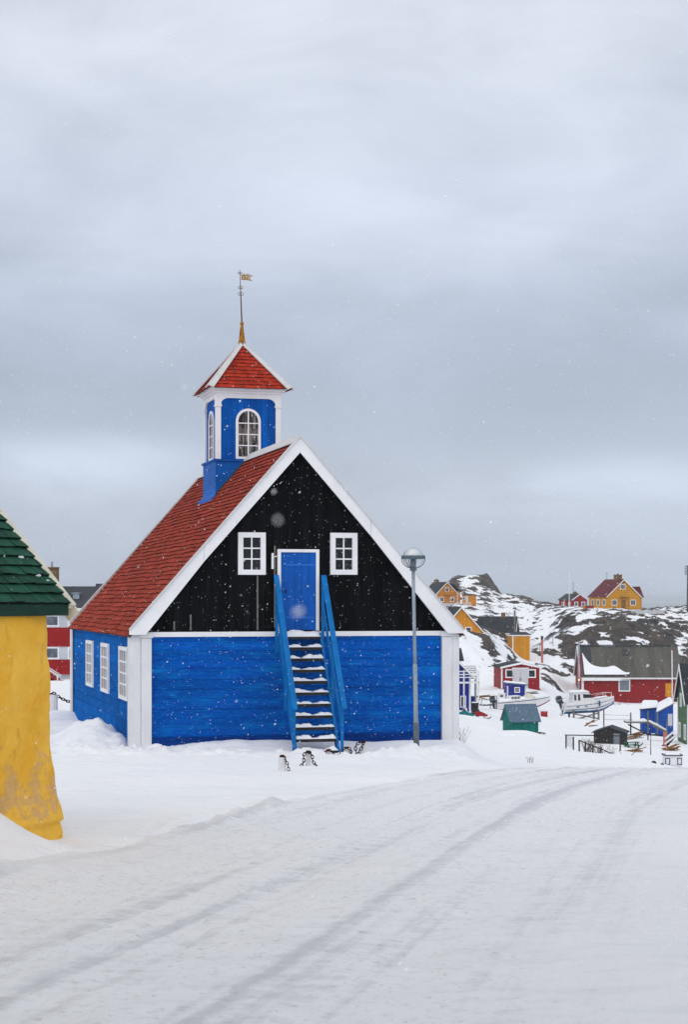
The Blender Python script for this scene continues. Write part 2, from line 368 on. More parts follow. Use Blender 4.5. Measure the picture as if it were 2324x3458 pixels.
# ------------------------------------------------------------------ terrain
TH = math.atan(1592 / 6000); CO = Vector((at(440, 39.2), 39.2, -1.66))   # church yaw and its near-left corner
def ch(x, y, z=0):                           # church-local to world
    return (CO.x + x*math.cos(TH) - y*math.sin(TH), CO.y + x*math.sin(TH) + y*math.cos(TH), CO.z + z)
near = [(-90, 4.85), (7.1, 0)]
prof = {
 1300: [(31, -1.2), (39, -1.6), (55, -1.7), (75, -2.6), (155, -5.15), (200, -6), (300, -8), (700, -13)],
 1545: [(31, -1.2), (41, -1.70), (50, -2.65), (122, -6.6), (150, -7.6), (205, -9.1), (225, -8.7), (236, -4.6), (245, -2.7), (256, -2.6), (300, -2.2), (430, .6), (480, 4.5), (520, 9.0), (570, 7), (640, -6), (760, -13)],
 1640: [(31, -1.22), (38, -1.85), (50, -2.95), (122, -7.0), (195, -9.6), (212, -9.1), (226, -8.8), (238, -5.2), (247, -3.2), (258, -3.3), (300, -3.0), (430, -.2), (480, 3.5), (520, 8.9), (570, 6), (640, -6), (760, -13)],
 1700: [(31, -1.2), (38, -1.9), (50, -3.0), (122, -7.3), (190, -9.8), (212, -9.0), (228, -8.5), (240, -6.4), (250, -5.0), (285, -4.2), (430, -1.4), (480, 1.2), (510, 3.2), (560, 1), (640, -6), (760, -13)],
 1772: [(31, -1.2), (38, -1.95), (50, -3.05), (122, -7.35), (190, -10), (212, -9.0), (240, -8.4), (256, -7.3), (300, -5.4), (430, -1.9), (500, 2.2), (560, 0), (640, -6), (760, -13)],
 1840: [(31, -1.2), (38, -1.95), (50, -3.1), (122, -7.6), (190, -10.6), (212, -9.4), (240, -8.6), (256, -7.4), (300, -5.2), (400, -1.0), (470, .5), (560, -2), (640, -7), (760, -13)],
 1930: [(31, -1.2), (38, -1.95), (50, -3.1), (105, -7.1), (150, -9.2), (195, -11.2), (235, -11.5), (255, -8.4), (272, -6.6), (284, -2.9), (300, -2.0), (340, -1.0), (380, -.35), (420, -.2), (470, -1.2), (560, -5), (760, -13)],
 2100: [(31, -1.2), (38, -1.95), (50, -3.15), (85, -5.9), (115, -7.8), (150, -9.6), (195, -11.4), (235, -12.3), (262, -9.2), (276, -6.2), (288, -2.6), (310, -1.7), (350, -1.0), (380, -.35), (420, -.6), (480, -2), (560, -4), (760, -13)],
 2324: [(31, -1.22), (38, -1.95), (50, -3.2), (95, -7.35), (128, -8.6), (195, -11.4), (235, -12), (262, -9.5), (285, -6), (310, -4), (350, -2.6), (400, -2.0), (500, -1.2), (560, -2.2), (640, -6), (760, -13)],
 3200: [(31, -1.2), (38, -1.95), (50, -3.2), (95, -7.35), (128, -8.6), (195, -11.4), (235, -12), (262, -9.5), (285, -6), (310, -4), (350, -2.6), (400, -2.0), (500, -1.6), (560, -2.6), (640, -6), (760, -13)],
}
YS = np.concatenate([np.arange(-100, 60, 1.0), np.arange(60, 800, 2.0), [900, 1500, 20000]])
def _pf(k):
    p = near + prof[k] + [(1500, -20), (20000, -40)]
    h = np.interp(YS, [a for a, _ in p], [b for _, b in p])
    for _ in range(3): h[1:-1] = (h[:-2] + 2*h[1:-1] + h[2:]) / 4       # round the breaks
    return h
PK = np.array(sorted(prof), float); PT = np.stack([_pf(int(k)) for k in PK])
def base_h(X, Y):
    a = X / np.maximum(Y, 20.0) * 6000 + 1162
    i = np.clip(np.searchsorted(PK, a) - 1, 0, len(PK) - 2)
    f = np.clip((a - PK[i]) / (PK[i+1] - PK[i]), 0, 1); f = f*f*(3-2*f)*.5 + f*.5
    yi = np.interp(Y, YS, np.arange(len(YS))); j = np.clip(yi.astype(int), 0, len(YS)-2); g = yi - j
    h0 = PT[i, j]*(1-g) + PT[i, j+1]*g; h1 = PT[i+1, j]*(1-g) + PT[i+1, j+1]*g
    return h0*(1-f) + h1*f
def gauss(X, Y, x, y, rx, ry, rot=0):
    c, s = math.cos(rot), math.sin(rot); u = (X-x)*c + (Y-y)*s; v = -(X-x)*s + (Y-y)*c
    return np.exp(-(u/rx)**2 - (v/ry)**2)
# road centre line (world metres)
RC = np.array([(-9.5, -30), (-5.6, -10), (-2.2, 3), (-.35, 11.5), (1.75, 21.5), (3.4, 27), (5.5, 32), (8.6, 37.5), (13, 43), (20, 49), (31, 56)], float)
def catmull(P, n):
    t = np.linspace(0, len(P) - 1.001, n); i = t.astype(int); f = (t - i)[:, None]
    g = lambda k: P[np.clip(i + k, 0, len(P) - 1)]
    return .5*((2*g(0)) + (-g(-1)+g(1))*f + (2*g(-1)-5*g(0)+4*g(1)-g(2))*f*f + (-g(-1)+3*g(0)-3*g(1)+g(2))*f**3)
RP = catmull(RC, 260)
def road_d(X, Y):                            # signed distance across the road, by nearest sample
    sh = X.shape; X = X.ravel(); Y = Y.ravel(); out = np.full(X.shape, 99.0)
    T = np.gradient(RP, axis=0); T /= np.linalg.norm(T, axis=1)[:, None]
    sel = np.where((Y > -32) & (Y < 60) & (np.abs(X) < 40))[0]
    for k in range(0, len(sel), 40000):
        q = sel[k:k+40000]; dx = X[q][:, None] - RP[None, :, 0]; dy = Y[q][:, None] - RP[None, :, 1]
        m = np.argmin(dx*dx + dy*dy, 1); r = np.arange(len(q))
        out[q] = dx[r, m]*T[m, 1] - dy[r, m]*T[m, 0]
    return out.reshape(sh)
PLOTS = []                                   # (x, y, radius): level ground where buildings stand
def H(X, Y, detail=True, rd=None):
    X = np.asarray(X, float); Y = np.asarray(Y, float); h = base_h(X, Y)
    # drifts round the church
    w = lambda x, y: ch(x, y)[:2]
    for (x, y, rx, ry, a) in ((-.70, 1.8, .70, 1.3, .58), (-1.6, 3.6, 1.1, 1.6, .16), (-.3, 7.5, .6, 2.4, .14), (-.3, 11.7, 1.0, .9, .25), (2.6, -.5, 1.4, .8, .17), (4.4, -.5, 1.3, .6, .10), (6.4, -.5, 1.5, .7, .16), (1.1, -.9, 1.2, .8, .06)):
        p = w(x, y); h = h + a*gauss(X, Y, p[0], p[1], rx, ry, TH)
    # bank pushed up by the plough in front of the lamp
    bank = 0
    for (px, Yc, rx, ry, a) in ((1440, 36.2, .8, .7, .24), (1345, 35.0, .8, .6, .17), (1530, 38.2, 1.0, 1.2, .16), (1270, 33.4, 1.2, .5, .07), (1600, 40.5, 1.0, 2.0, .2)):
        bank = bank + a*gauss(X, Y, at(px, Yc), Yc, rx, ry, .1)
    h = h + bank
    # drift against the foot of the yellow house
    h = h + .50*gauss(X, Y, -3.25, 14.55, .62, .75, .4) + .22*gauss(X, Y, -4.0, 13.0, 1.5, 1.5)
    if detail:
        d = road_d(X, Y) if rd is None else rd
        off = sstep(1.7, 2.9, np.abs(d))
        nearm = 1 - sstep(60, 110, Y)
        h = h + nearm*(off*(.10*fbm(X*.45, Y*.32, 3, 3)) + (.35 + .65*off)*.036*fbm(X*1.5, Y*1.1, 5, 5))
        # thrown-up crumbs on the berms and bank
        crumb = np.maximum(fbm(X*3.6, Y*3.6, 9, 4), -.05)
        bm = np.exp(-((d + 2.22 + .30*fbm(X*.5, Y*.5, 21, 2))/.34)**2) * (.35 + .65*sstep(-.1, .25, vnoise(X*.35, Y*.35, 22)))
        h = h + nearm*(1 - sstep(19, 25, Y))*(.035*bm + .17*bm*crumb + np.minimum(bank*4, 1)*.42*crumb)
        tr = 0
        for c0 in (-1.35, -.25, 1.15): tr = tr + np.exp(-((d - c0 - .18*vnoise(Y*.12, X*0, 31))/.28)**2)
        h = h - .022*tr*(1-off)*nearm
        foot = gauss(X, Y, at(380, 39), 40.5, 1.6, 2.2) + gauss(X, Y, at(360, 37), 37, 2.6, 1.6) + gauss(X, Y, at(700, 37), 37, 3.2, 1.0)
        foot = np.minimum(foot + gauss(X, Y, at(1350, 35), 35.3, 2.6, 1.2), 1)
        h = h + .20*foot*fbm(X*2.2, Y*1.6, 41, 4) + .22*foot*np.maximum(fbm(X*4.2, Y*3.4, 43, 3) - .05, -.02)
        far = sstep(60, 130, Y)
        h = h + far*(.45*fbm(X*.09, Y*.06, 51, 4) + .16*fbm(X*.5, Y*.3, 53, 3))
        rk = sstep(214, 236, Y)*(1 - sstep(640, 700, Y))
        for (x, y, r) in PLOTS: rk = rk*(1 - .9*np.exp(-((X-x)**2 + (Y-y)**2)/(r*r)))
        hill = sstep(440, 500, Y)*(1 - sstep(600, 660, Y))
        h = h + rk*(ridged(X*.085, Y*.05, 61, 5)*(.6 + 1.3*hill) + (.75 + .5*sstep(255, 265, Y)*(1 - sstep(320, 340, Y)))*ridged(X*.27, Y*.17, 71, 5))
    return h
def Hp(x, y): return float(H(np.array([x]), np.array([y]), False)[0])
def lines(segs):
    o = []
    for a, b, d0, d1 in segs:
        x = a
        while x < b - 1e-6:
            o.append(x); f = (x - a)/(b - a); x += d0 + (d1 - d0)*f
    o.append(segs[-1][1]); return np.array(o)
def make_ground():
    xs = lines([(-400, -70, 40, 4), (-70, -8, 3, .3), (-8, 9, .075, .075), (9, 20, .1, .33), (20, 104, .36, .36), (104, 160, .5, 5), (160, 500, 8, 60)])
    ys = lines([(-90, 4, 5, .3), (4, 46, .075, .08), (46, 130, .12, .42), (130, 205, .42, .42), (205, 330, .36, .36), (330, 600, .5, .5), (600, 760, .8, 6), (760, 1600, 10, 80)])
    X, Y = np.meshgrid(xs, ys); rd = road_d(X, Y); Z = H(X, Y, True, rd)
    Z = Z - .09*sstep(-2.5, -1.9, rd)*(1 - sstep(3.6, 4.2, rd))          # the packed road sheet lies over this bed
    gx = np.gradient(Z, xs, axis=1); gy = np.gradient(Z, ys, axis=0); sl = np.sqrt(gx*gx + gy*gy)
    # rock shows where it is steep or stands proud of the snow
    k = 9; loc = np.cumsum(np.cumsum(np.pad(Z, ((k, k), (k, k)), 'edge'), 0), 1)
    n = 2*k; mean = (loc[n:, n:] - loc[:-n, n:] - loc[n:, :-n] + loc[:-n, :-n]) / (n*n)
    con = Z - mean[:Z.shape[0], :Z.shape[1]]
    zone = sstep(216, 232, Y)*(1 - sstep(650, 720, Y))
    a = X/np.maximum(Y, 1)*6000 + 1162
    cliff = sstep(258, 268, Y)*(1 - sstep(300, 312, Y))*sstep(1860, 1930, a)
    hill = sstep(420, 500, Y)
    rock = zone*(.30 + .50*np.clip(sl - .45, 0, 1.2) + .75*np.clip(con, -.5, .6) + .33*cliff + .09*hill - .07*((Y < 430) & (a < 1850)))
    for (x, y, r) in PLOTS: rock = rock*(1 - .75*np.exp(-((X-x)**2 + (Y-y)**2)/(r*r)))
    o = arr_mesh('snow_ground', np.stack([X.ravel(), Y.ravel(), Z.ravel()], 1), grid_faces(len(xs), len(ys)), M['ground'])
    at_ = o.data.attributes.new('rock', 'FLOAT', 'POINT'); at_.data.foreach_set('value', rock.ravel().astype(np.float32))
    tag(o, kind='structure')
def make_road():
    n = 420; P = catmull(RC, n); T = np.gradient(P, axis=0); L = np.concatenate([[0], np.cumsum(np.linalg.norm(np.diff(P, axis=0), axis=1))])
    T /= np.linalg.norm(T, axis=1)[:, None]; N = np.stack([T[:, 1], -T[:, 0]], 1)
    # finer rows where the road is near
    t = lines([(0, 38, 1.2, .3), (38, 92, .08, .09), (92, L[-1], .3, 1)]) if L[-1] > 92 else np.linspace(0, L[-1], 700)
    vs = np.linspace(-2.62, 4.6, 182)
    px = np.interp(t, L, P[:, 0]); py = np.interp(t, L, P[:, 1]); nx = np.interp(t, L, N[:, 0]); ny = np.interp(t, L, N[:, 1])
    V, Tt = np.meshgrid(vs, t); w = .16*vnoise(Tt*.22, V*0 + np.sign(V)*3, 81)
    Vv = V + w*np.minimum(np.abs(V)/2.62, 1)**2
    X = px[:, None] + nx[:, None]*Vv; Y = py[:, None] + ny[:, None]*Vv
    Z = H(X, Y) + .012 - .06*sstep(2.1, 2.62, -V) - .06*sstep(4.2, 4.6, V) + (1 - sstep(1.5, 2.3, np.abs(V)))*(.018*vnoise(Tt*.10, V*1.6, 83) + .014*fbm(Tt*.3, V*7, 84, 3) + .022*fbm(Tt*4, V*5, 85, 3))
    o = arr_mesh('road', np.stack([X.ravel(), Y.ravel(), Z.ravel()], 1), grid_faces(len(vs), len(t)), M['road'])
    uv = o.data.uv_layers.new(name='UVMap'); li = np.empty(len(o.data.loops), np.int32); o.data.loops.foreach_get('vertex_index', li)
    U = np.stack([Tt.ravel(), Vv.ravel()], 1)[li].astype(np.float32); uv.data.foreach_set('uv', U.ravel())
    tag(o, kind='structure')
def sea_mat():
    s = NT('grey_sea_water'); return s.fin((.10, .13, .16), .25, s.bump(s.noise(.05, None, 6), .3, .5), .5)
def make_sea():
    m = MB(); m.lathe([(20, 0), (14000, 0)], 96, (0, 0, -19.0), cap=False); o = m.build('sea', sea_mat()); tag(o, kind='structure')

def make_world():
    w = bpy.data.worlds.new('World'); bpy.context.scene.world = w; w.use_nodes = True
    t = w.node_tree; t.nodes.clear(); n = t.nodes.new; l = t.links.new
    out = n('ShaderNodeOutputWorld'); bg = n('ShaderNodeBackground'); l(bg.outputs[0], out.inputs[0])
    tc = n('ShaderNodeTexCoord'); sep = n('ShaderNodeSeparateXYZ'); l(tc.outputs['Generated'], sep.inputs[0])
    def mth(op, a, b, cl=False):
        o = n('ShaderNodeMath'); o.operation = op; o.use_clamp = cl
        for i, v in ((0, a), (1, b)):
            if isinstance(v, bpy.types.NodeSocket): l(v, o.inputs[i])
            else: o.inputs[i].default_value = v
        return o.outputs[0]
    def noise(sc, det, rough, stretch, dist=.0):
        mp = n('ShaderNodeMapping'); mp.inputs['Scale'].default_value = stretch; mp.inputs['Location'].default_value = (SKY_SEED, 1.3, .4); l(tc.outputs['Generated'], mp.inputs[0])
        o = n('ShaderNodeTexNoise'); o.inputs['Scale'].default_value = sc; o.inputs['Detail'].default_value = det; o.inputs['Roughness'].default_value = rough; o.inputs['Distortion'].default_value = dist
        l(mp.outputs[0], o.inputs['Vector']); return o.outputs['Fac']
    big = noise(2.6, 3, .5, (1, 1, 2.2), .3); fine = noise(7.0, 6, .55, (1, 1, 2.6), .4)
    ns = mth('ADD', mth('MULTIPLY', mth('SUBTRACT', big, .5), .62), mth('MULTIPLY', mth('SUBTRACT', fine, .5), .38))
    z = mth('MAXIMUM', sep.outputs[2], 0.0); zw = mth('ADD', z, mth('MULTIPLY', ns, mth('MULTIPLY', mth('MINIMUM', z, .25), 1.1)))
    g = n('ShaderNodeValToRGB'); l(zw, g.inputs[0]); g.color_ramp.interpolation = 'B_SPLINE'; e = g.color_ramp.elements   # layered overcast, brighter towards the zenith
    e[0].position = 0; e[0].color = (.505, .57, .685, 1); e[1].position = 1; e[1].color = (1.24, 1.31, 1.44, 1)
    for p, c in ((.035, (.515, .58, .70)), (.062, (.565, .625, .735)), (.105, (.475, .54, .665)), (.15, (.50, .565, .69)), (.215, (.585, .645, .77)), (.32, (.68, .73, .83)), (.5, (.92, .97, 1.07))): q = e.new(p); q.color = (*c, 1)
    k = mth('ADD', 1.0, mth('MULTIPLY', ns, 1.0))
    for ax, ez, wa, we, amp in ((-.18, .068, .075, .016, .36), (.165, .068, .07, .012, .24)):      # brighter breaks low in the cloud
        da = mth('DIVIDE', mth('SUBTRACT', mth('ADD', sep.outputs[0], mth('MULTIPLY', ns, .35)), ax), wa); de = mth('DIVIDE', mth('SUBTRACT', mth('ADD', sep.outputs[2], mth('MULTIPLY', ns, .10)), ez), we)
        q2 = mth('ADD', mth('MULTIPLY', da, da), mth('MULTIPLY', de, de)); front = mth('GREATER_THAN', sep.outputs[1], 0.0)
        k = mth('ADD', k, mth('MULTIPLY', mth('MULTIPLY', mth('POWER', 2.718, mth('MULTIPLY', q2, -1.0)), front), amp))
    mu = n('ShaderNodeVectorMath'); mu.operation = 'SCALE'; l(g.outputs[0], mu.inputs[0]); l(k, mu.inputs['Scale'])
    sky = n('ShaderNodeTexSky'); sky.sky_type = 'NISHITA'; sky.sun_disc = False; sky.sun_elevation = SUN_EL; sky.sun_rotation = SUN_ROT
    sc = n('ShaderNodeVectorMath'); sc.operation = 'SCALE'; l(sky.outputs[0], sc.inputs[0]); sc.inputs['Scale'].default_value = .06
    mx = n('ShaderNodeMix'); mx.data_type = 'RGBA'; mx.inputs[0].default_value = .94; l(sc.outputs[0], mx.inputs[6]); l(mu.outputs[0], mx.inputs[7])
    l(mx.outputs[2], bg.inputs[0]); bg.inputs[1].default_value = 1.0
SKY_SEED = 3.7; SUN_EL = R(32); SUN_AZ = R(196)          # compass: the veiled sun stands behind the camera's left shoulder
SUN_ROT = SUN_AZ
def make_sun():
    s = bpy.data.lights.new('sun', 'SUN'); s.energy = 1.0; s.angle = R(75); s.color = (1, .97, .93)
    o = bpy.data.objects.new('sun', s); C.objects.link(o)
    d = Vector((math.sin(SUN_AZ)*math.cos(SUN_EL), math.cos(SUN_AZ)*math.cos(SUN_EL), math.sin(SUN_EL)))
    o.rotation_euler = d.to_track_quat('Z', 'Y').to_euler(); o.location = d*60
def make_camera():
    c = bpy.data.cameras.new('camera'); c.sensor_fit = 'HORIZONTAL'; c.sensor_width = 24; c.lens = 24*6000/2324
    c.shift_y = 299/2324; c.clip_start = .1; c.clip_end = 40000
    c.dof.use_dof = True; c.dof.focus_distance = 41; c.dof.aperture_fstop = 5.6
    o = bpy.data.objects.new('camera', c); C.objects.link(o); o.location = (0, 0, EYE); o.rotation_euler = (R(90), 0, 0)
    bpy.context.scene.camera = o
def make_haze():
    m = bpy.data.materials.new('snow_haze'); m.use_nodes = True; t = m.node_tree; t.nodes.clear()
    o = t.nodes.new('ShaderNodeOutputMaterial'); v = t.nodes.new('ShaderNodeVolumePrincipled')
    v.inputs['Color'].default_value = (.80, .85, .90, 1); v.inputs['Density'].default_value = HAZE; v.inputs['Anisotropy'].default_value = .2
    t.links.new(v.outputs[0], o.inputs['Volume'])
    b = MB(); b.box(-15000, 15000, -15000, 15000, -42, 17); h = b.build('haze', m); tag(h, kind='stuff')
HAZE = .00017
def make_snowfall():
    n = 19000; k = rng.random(n)
    Y = 4 + 33*k**(1/2.6); half = .22*Y + .3
    X = (rng.random(n)*2 - 1)*half; Z = EYE - .27*Y + rng.random(n)*(.64*Y)
    Z2 = Z
    keep = Z2 > H(X, Y, False) + .1
    X, Y, Z = X[keep], Y[keep], Z2[keep]
    r = .0022 + .0052*rng.random(len(X))**2.6
    Yn = np.array([1.5, 1.5, 3.2, 3.0, 2.6]); Xn = np.array([-.0373, -.0257, -.0395, .031, -.09])*Yn; Zn = EYE + np.array([.0453, -.0062, .0613, .19, .12])*Yn
    X = np.append(X, Xn); Y = np.append(Y, Yn); Z = np.append(Z, Zn); r = np.append(r, [.0027, .0034, .003, .003, .003])
    O = np.array([(1,0,0),(-1,0,0),(0,1,0),(0,-1,0),(0,0,1),(0,0,-1)], float); Fo = np.array([(0,2,4),(2,1,4),(1,3,4),(3,0,4),(2,0,5),(1,2,5),(3,1,5),(0,3,5)])
    sc = .65 + .7*rng.random((len(X), 1, 3)); tilt = rng.random((len(X), 1, 1))*.9
    V = O[None]*sc; V = V + np.concatenate([V[:, :, 2:3]*tilt, np.zeros_like(V[:, :, :2])], 2)
    V = V*r[:, None, None] + np.stack([X, Y, Z], 1)[:, None, :]
    F = Fo[None] + 6*np.arange(len(X))[:, None, None]
    s = NT('snowflake'); mm = s.fin((.93, .94, .96), .8, None, .1)
    o = arr_mesh('falling_snow', V.reshape(-1, 3), F.reshape(-1, 3), mm); tag(o, kind='stuff')
# ------------------------------------------------------------------ shared building pieces
AX = {'F': (Vector((1,0,0)), Vector((0,0,1)), Vector((0,-1,0))), 'L': (Vector((0,-1,0)), Vector((0,0,1)), Vector((-1,0,0))),
      'R': (Vector((0,1,0)), Vector((0,0,1)), Vector((1,0,0))), 'B': (Vector((-1,0,0)), Vector((0,0,1)), Vector((0,1,0)))}
def window(parent, O, face, w, h, fw, cols, rows, mf, mg, deep=.05, mun=.03, sub=True):
    """O = middle of the window on the wall; frame with glazing bars, and its pane"""
    U, V, N = AX[face]; m = MB()
    for u0, u1, v0, v1 in ((-w/2, -w/2+fw, -h/2, h/2), (w/2-fw, w/2, -h/2, h/2), (-w/2+fw, w/2-fw, h/2-fw, h/2), (-w/2+fw, w/2-fw, -h/2, -h/2+fw)):
        m.obox(O, U, V, N, u0, u1, v0, v1, -.02, deep)
    iw, ih = w - 2*fw, h - 2*fw
    for k in range(1, cols):
        u = -iw/2 + iw*k/cols; m.obox(O, U, V, N, u-mun/2, u+mun/2, -ih/2, ih/2, -.02, deep*.55)
    for k in range(1, rows):
        v = -ih/2 + ih*k/rows
        for c in range(cols):
            u0 = -iw/2 + iw*c/cols + (mun/2 if c else 0); u1 = -iw/2 + iw*(c+1)/cols - (mun/2 if c < cols-1 else 0)
            m.obox(O, U, V, N, u0, u1, v-mun/2, v+mun/2, -.02, deep*.5)
    o = m.build('window', mf, parent)
    p = MB(); p.obox(O, U, V, N, -iw/2, iw/2, -ih/2, ih/2, -.03, .008); p.build('pane', mg, o)
    return o
def shingles(name, parent, mat, P0, Ld, Sd, L, S, rows, width, seed=1, lim=None, butt=.022, under=.04, wav=.012, end=None):
    """overlapping courses laid up a slope: P0 lower corner, Ld along the eave, Sd up the slope"""
    rs = np.random.default_rng(seed); P0, Ld, Sd = Vector(P0), Vector(Ld).normalized(), Vector(Sd).normalized(); N = Ld.cross(Sd)
    if N.z < 0: N = -N
    m = MB(); rh = S/rows
    for i in range(rows):
        s0 = i*rh; a, b = (0, L) if lim is None else lim(s0 + rh*.5)
        x = a - rs.random()*width*.0; ph = rs.random()*9
        while x < b - .004:
            w = width*(.7 + .6*rs.random()); x1 = min(x + w, b)
            if b - x1 < width*.3: x1 = b
            d = (rs.random() - .5)*.010 + wav*math.sin(x*1.3 + ph) + wav*.7*math.sin(x*3.1 + ph*2); n0 = butt*(.75 + .5*rs.random())
            sa, sb = s0 - .006 + d, min(s0 + rh*1.12 + d, S)
            q = [P0 + Ld*u + Sd*s + N*nn for u, s, nn in ((x+.002, sa, n0), (x1-.002, sa, n0), (x1-.002, sb, .003), (x+.002, sb, .003), (x+.002, sa, 0), (x1-.002, sa, 0))]
            m.add(q, [(0,1,2,3), (4,5,1,0), (4,0,3), (5,2,1)])
            x = x1
    o = m.build(name, mat, parent)
    if end:                                  # butt faces coloured dark: painted shade line along each course
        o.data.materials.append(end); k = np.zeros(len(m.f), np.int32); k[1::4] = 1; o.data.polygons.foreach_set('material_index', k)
    return o
def snow_patch(name, parent, A, B, Cc, D, t, seed=0, nx=14, ny=6, scale=3.0, gaps=0.0, mat=None):
    """lumpy layer of snow on the quad A-B-C-D (A,B front edge)"""
    A, B, Cc, D = map(Vector, (A, B, Cc, D)); N = (B-A).cross(D-A).normalized()
    if N.z < 0: N = -N
    vs = []; fs = []
    W_ = (B-A).length; Hh = (D-A).length
    for j in range(ny+1):
        for i in range(nx+1):
            u, v = i/nx, j/ny; p = (A*(1-u) + B*u)*(1-v) + (D*(1-u) + Cc*u)*v
            e = min(1, min(u, 1-u)*W_/(t*1.1 + 1e-6), min(v, 1-v)*Hh/(t*1.1 + 1e-6)); e = math.sqrt(max(e, 0))
            n = float(fbm(np.array([u*W_*scale + seed*5.3]), np.array([v*Hh*scale + seed*1.7]), seed, 3)[0])
            hgt = t*e*max(.12, (1 + 1.1*n) - gaps*(1 + 2*n))
            vs.append(p + N*(hgt + .002))
    k = nx + 1
    for j in range(ny):
        for i in range(nx): fs.append((j*k+i, j*k+i+1, (j+1)*k+i+1, (j+1)*k+i))
    nb = len(vs); rim = [i for i in range(k)] + [j*k+nx for j in range(1, ny+1)] + [ny*k+i for i in range(nx-1, -1, -1)] + [j*k for j in range(ny-1, 0, -1)]
    for i in rim: vs.append(vs[i] - N*(t*.0 + .01))
    n = len(rim)
    for a in range(n): fs.append((rim[a], nb+a, nb+(a+1) % n, rim[(a+1) % n]))
    m = MB(); m.add(vs, fs); return m.build(name, mat or M['snow'], parent, smooth=True)

def plank_wall(m, axis, face, a0, a1, z0, z1, out, seed):
    """hand-hewn planks laid on a wall plane: uneven heights, butt joints, open seams"""
    rs = random.Random(seed); z = z0
    while z < z1 - .02:
        h = rs.uniform(.17, .27); zt = min(z + h, z1)
        if z1 - zt < .09: zt = z1
        cuts = [a0] + sorted(rs.uniform(a0 + .8, a1 - .8) for _ in range(rs.choice((0, 1, 1, 2)))) + [a1]
        for u0, u1 in zip(cuts, cuts[1:]):
            t = out*rs.uniform(.5, 1.0); tilt = rs.uniform(-.004, .004); g = rs.uniform(.004, .009)
            p = [(u0+.002, z+g*.5), (u1-.002, z+g*.5 + tilt), (u1-.002, zt-g*.5 + tilt), (u0+.002, zt-g*.5)]
            if axis == 'x': q = [(u, face, w) for u, w in p]; d = (0, -t, 0)
            else: q = [(face, u, w) for u, w in p]; d = (-t, 0, 0)
            m.prism(q, d)
        z = zt

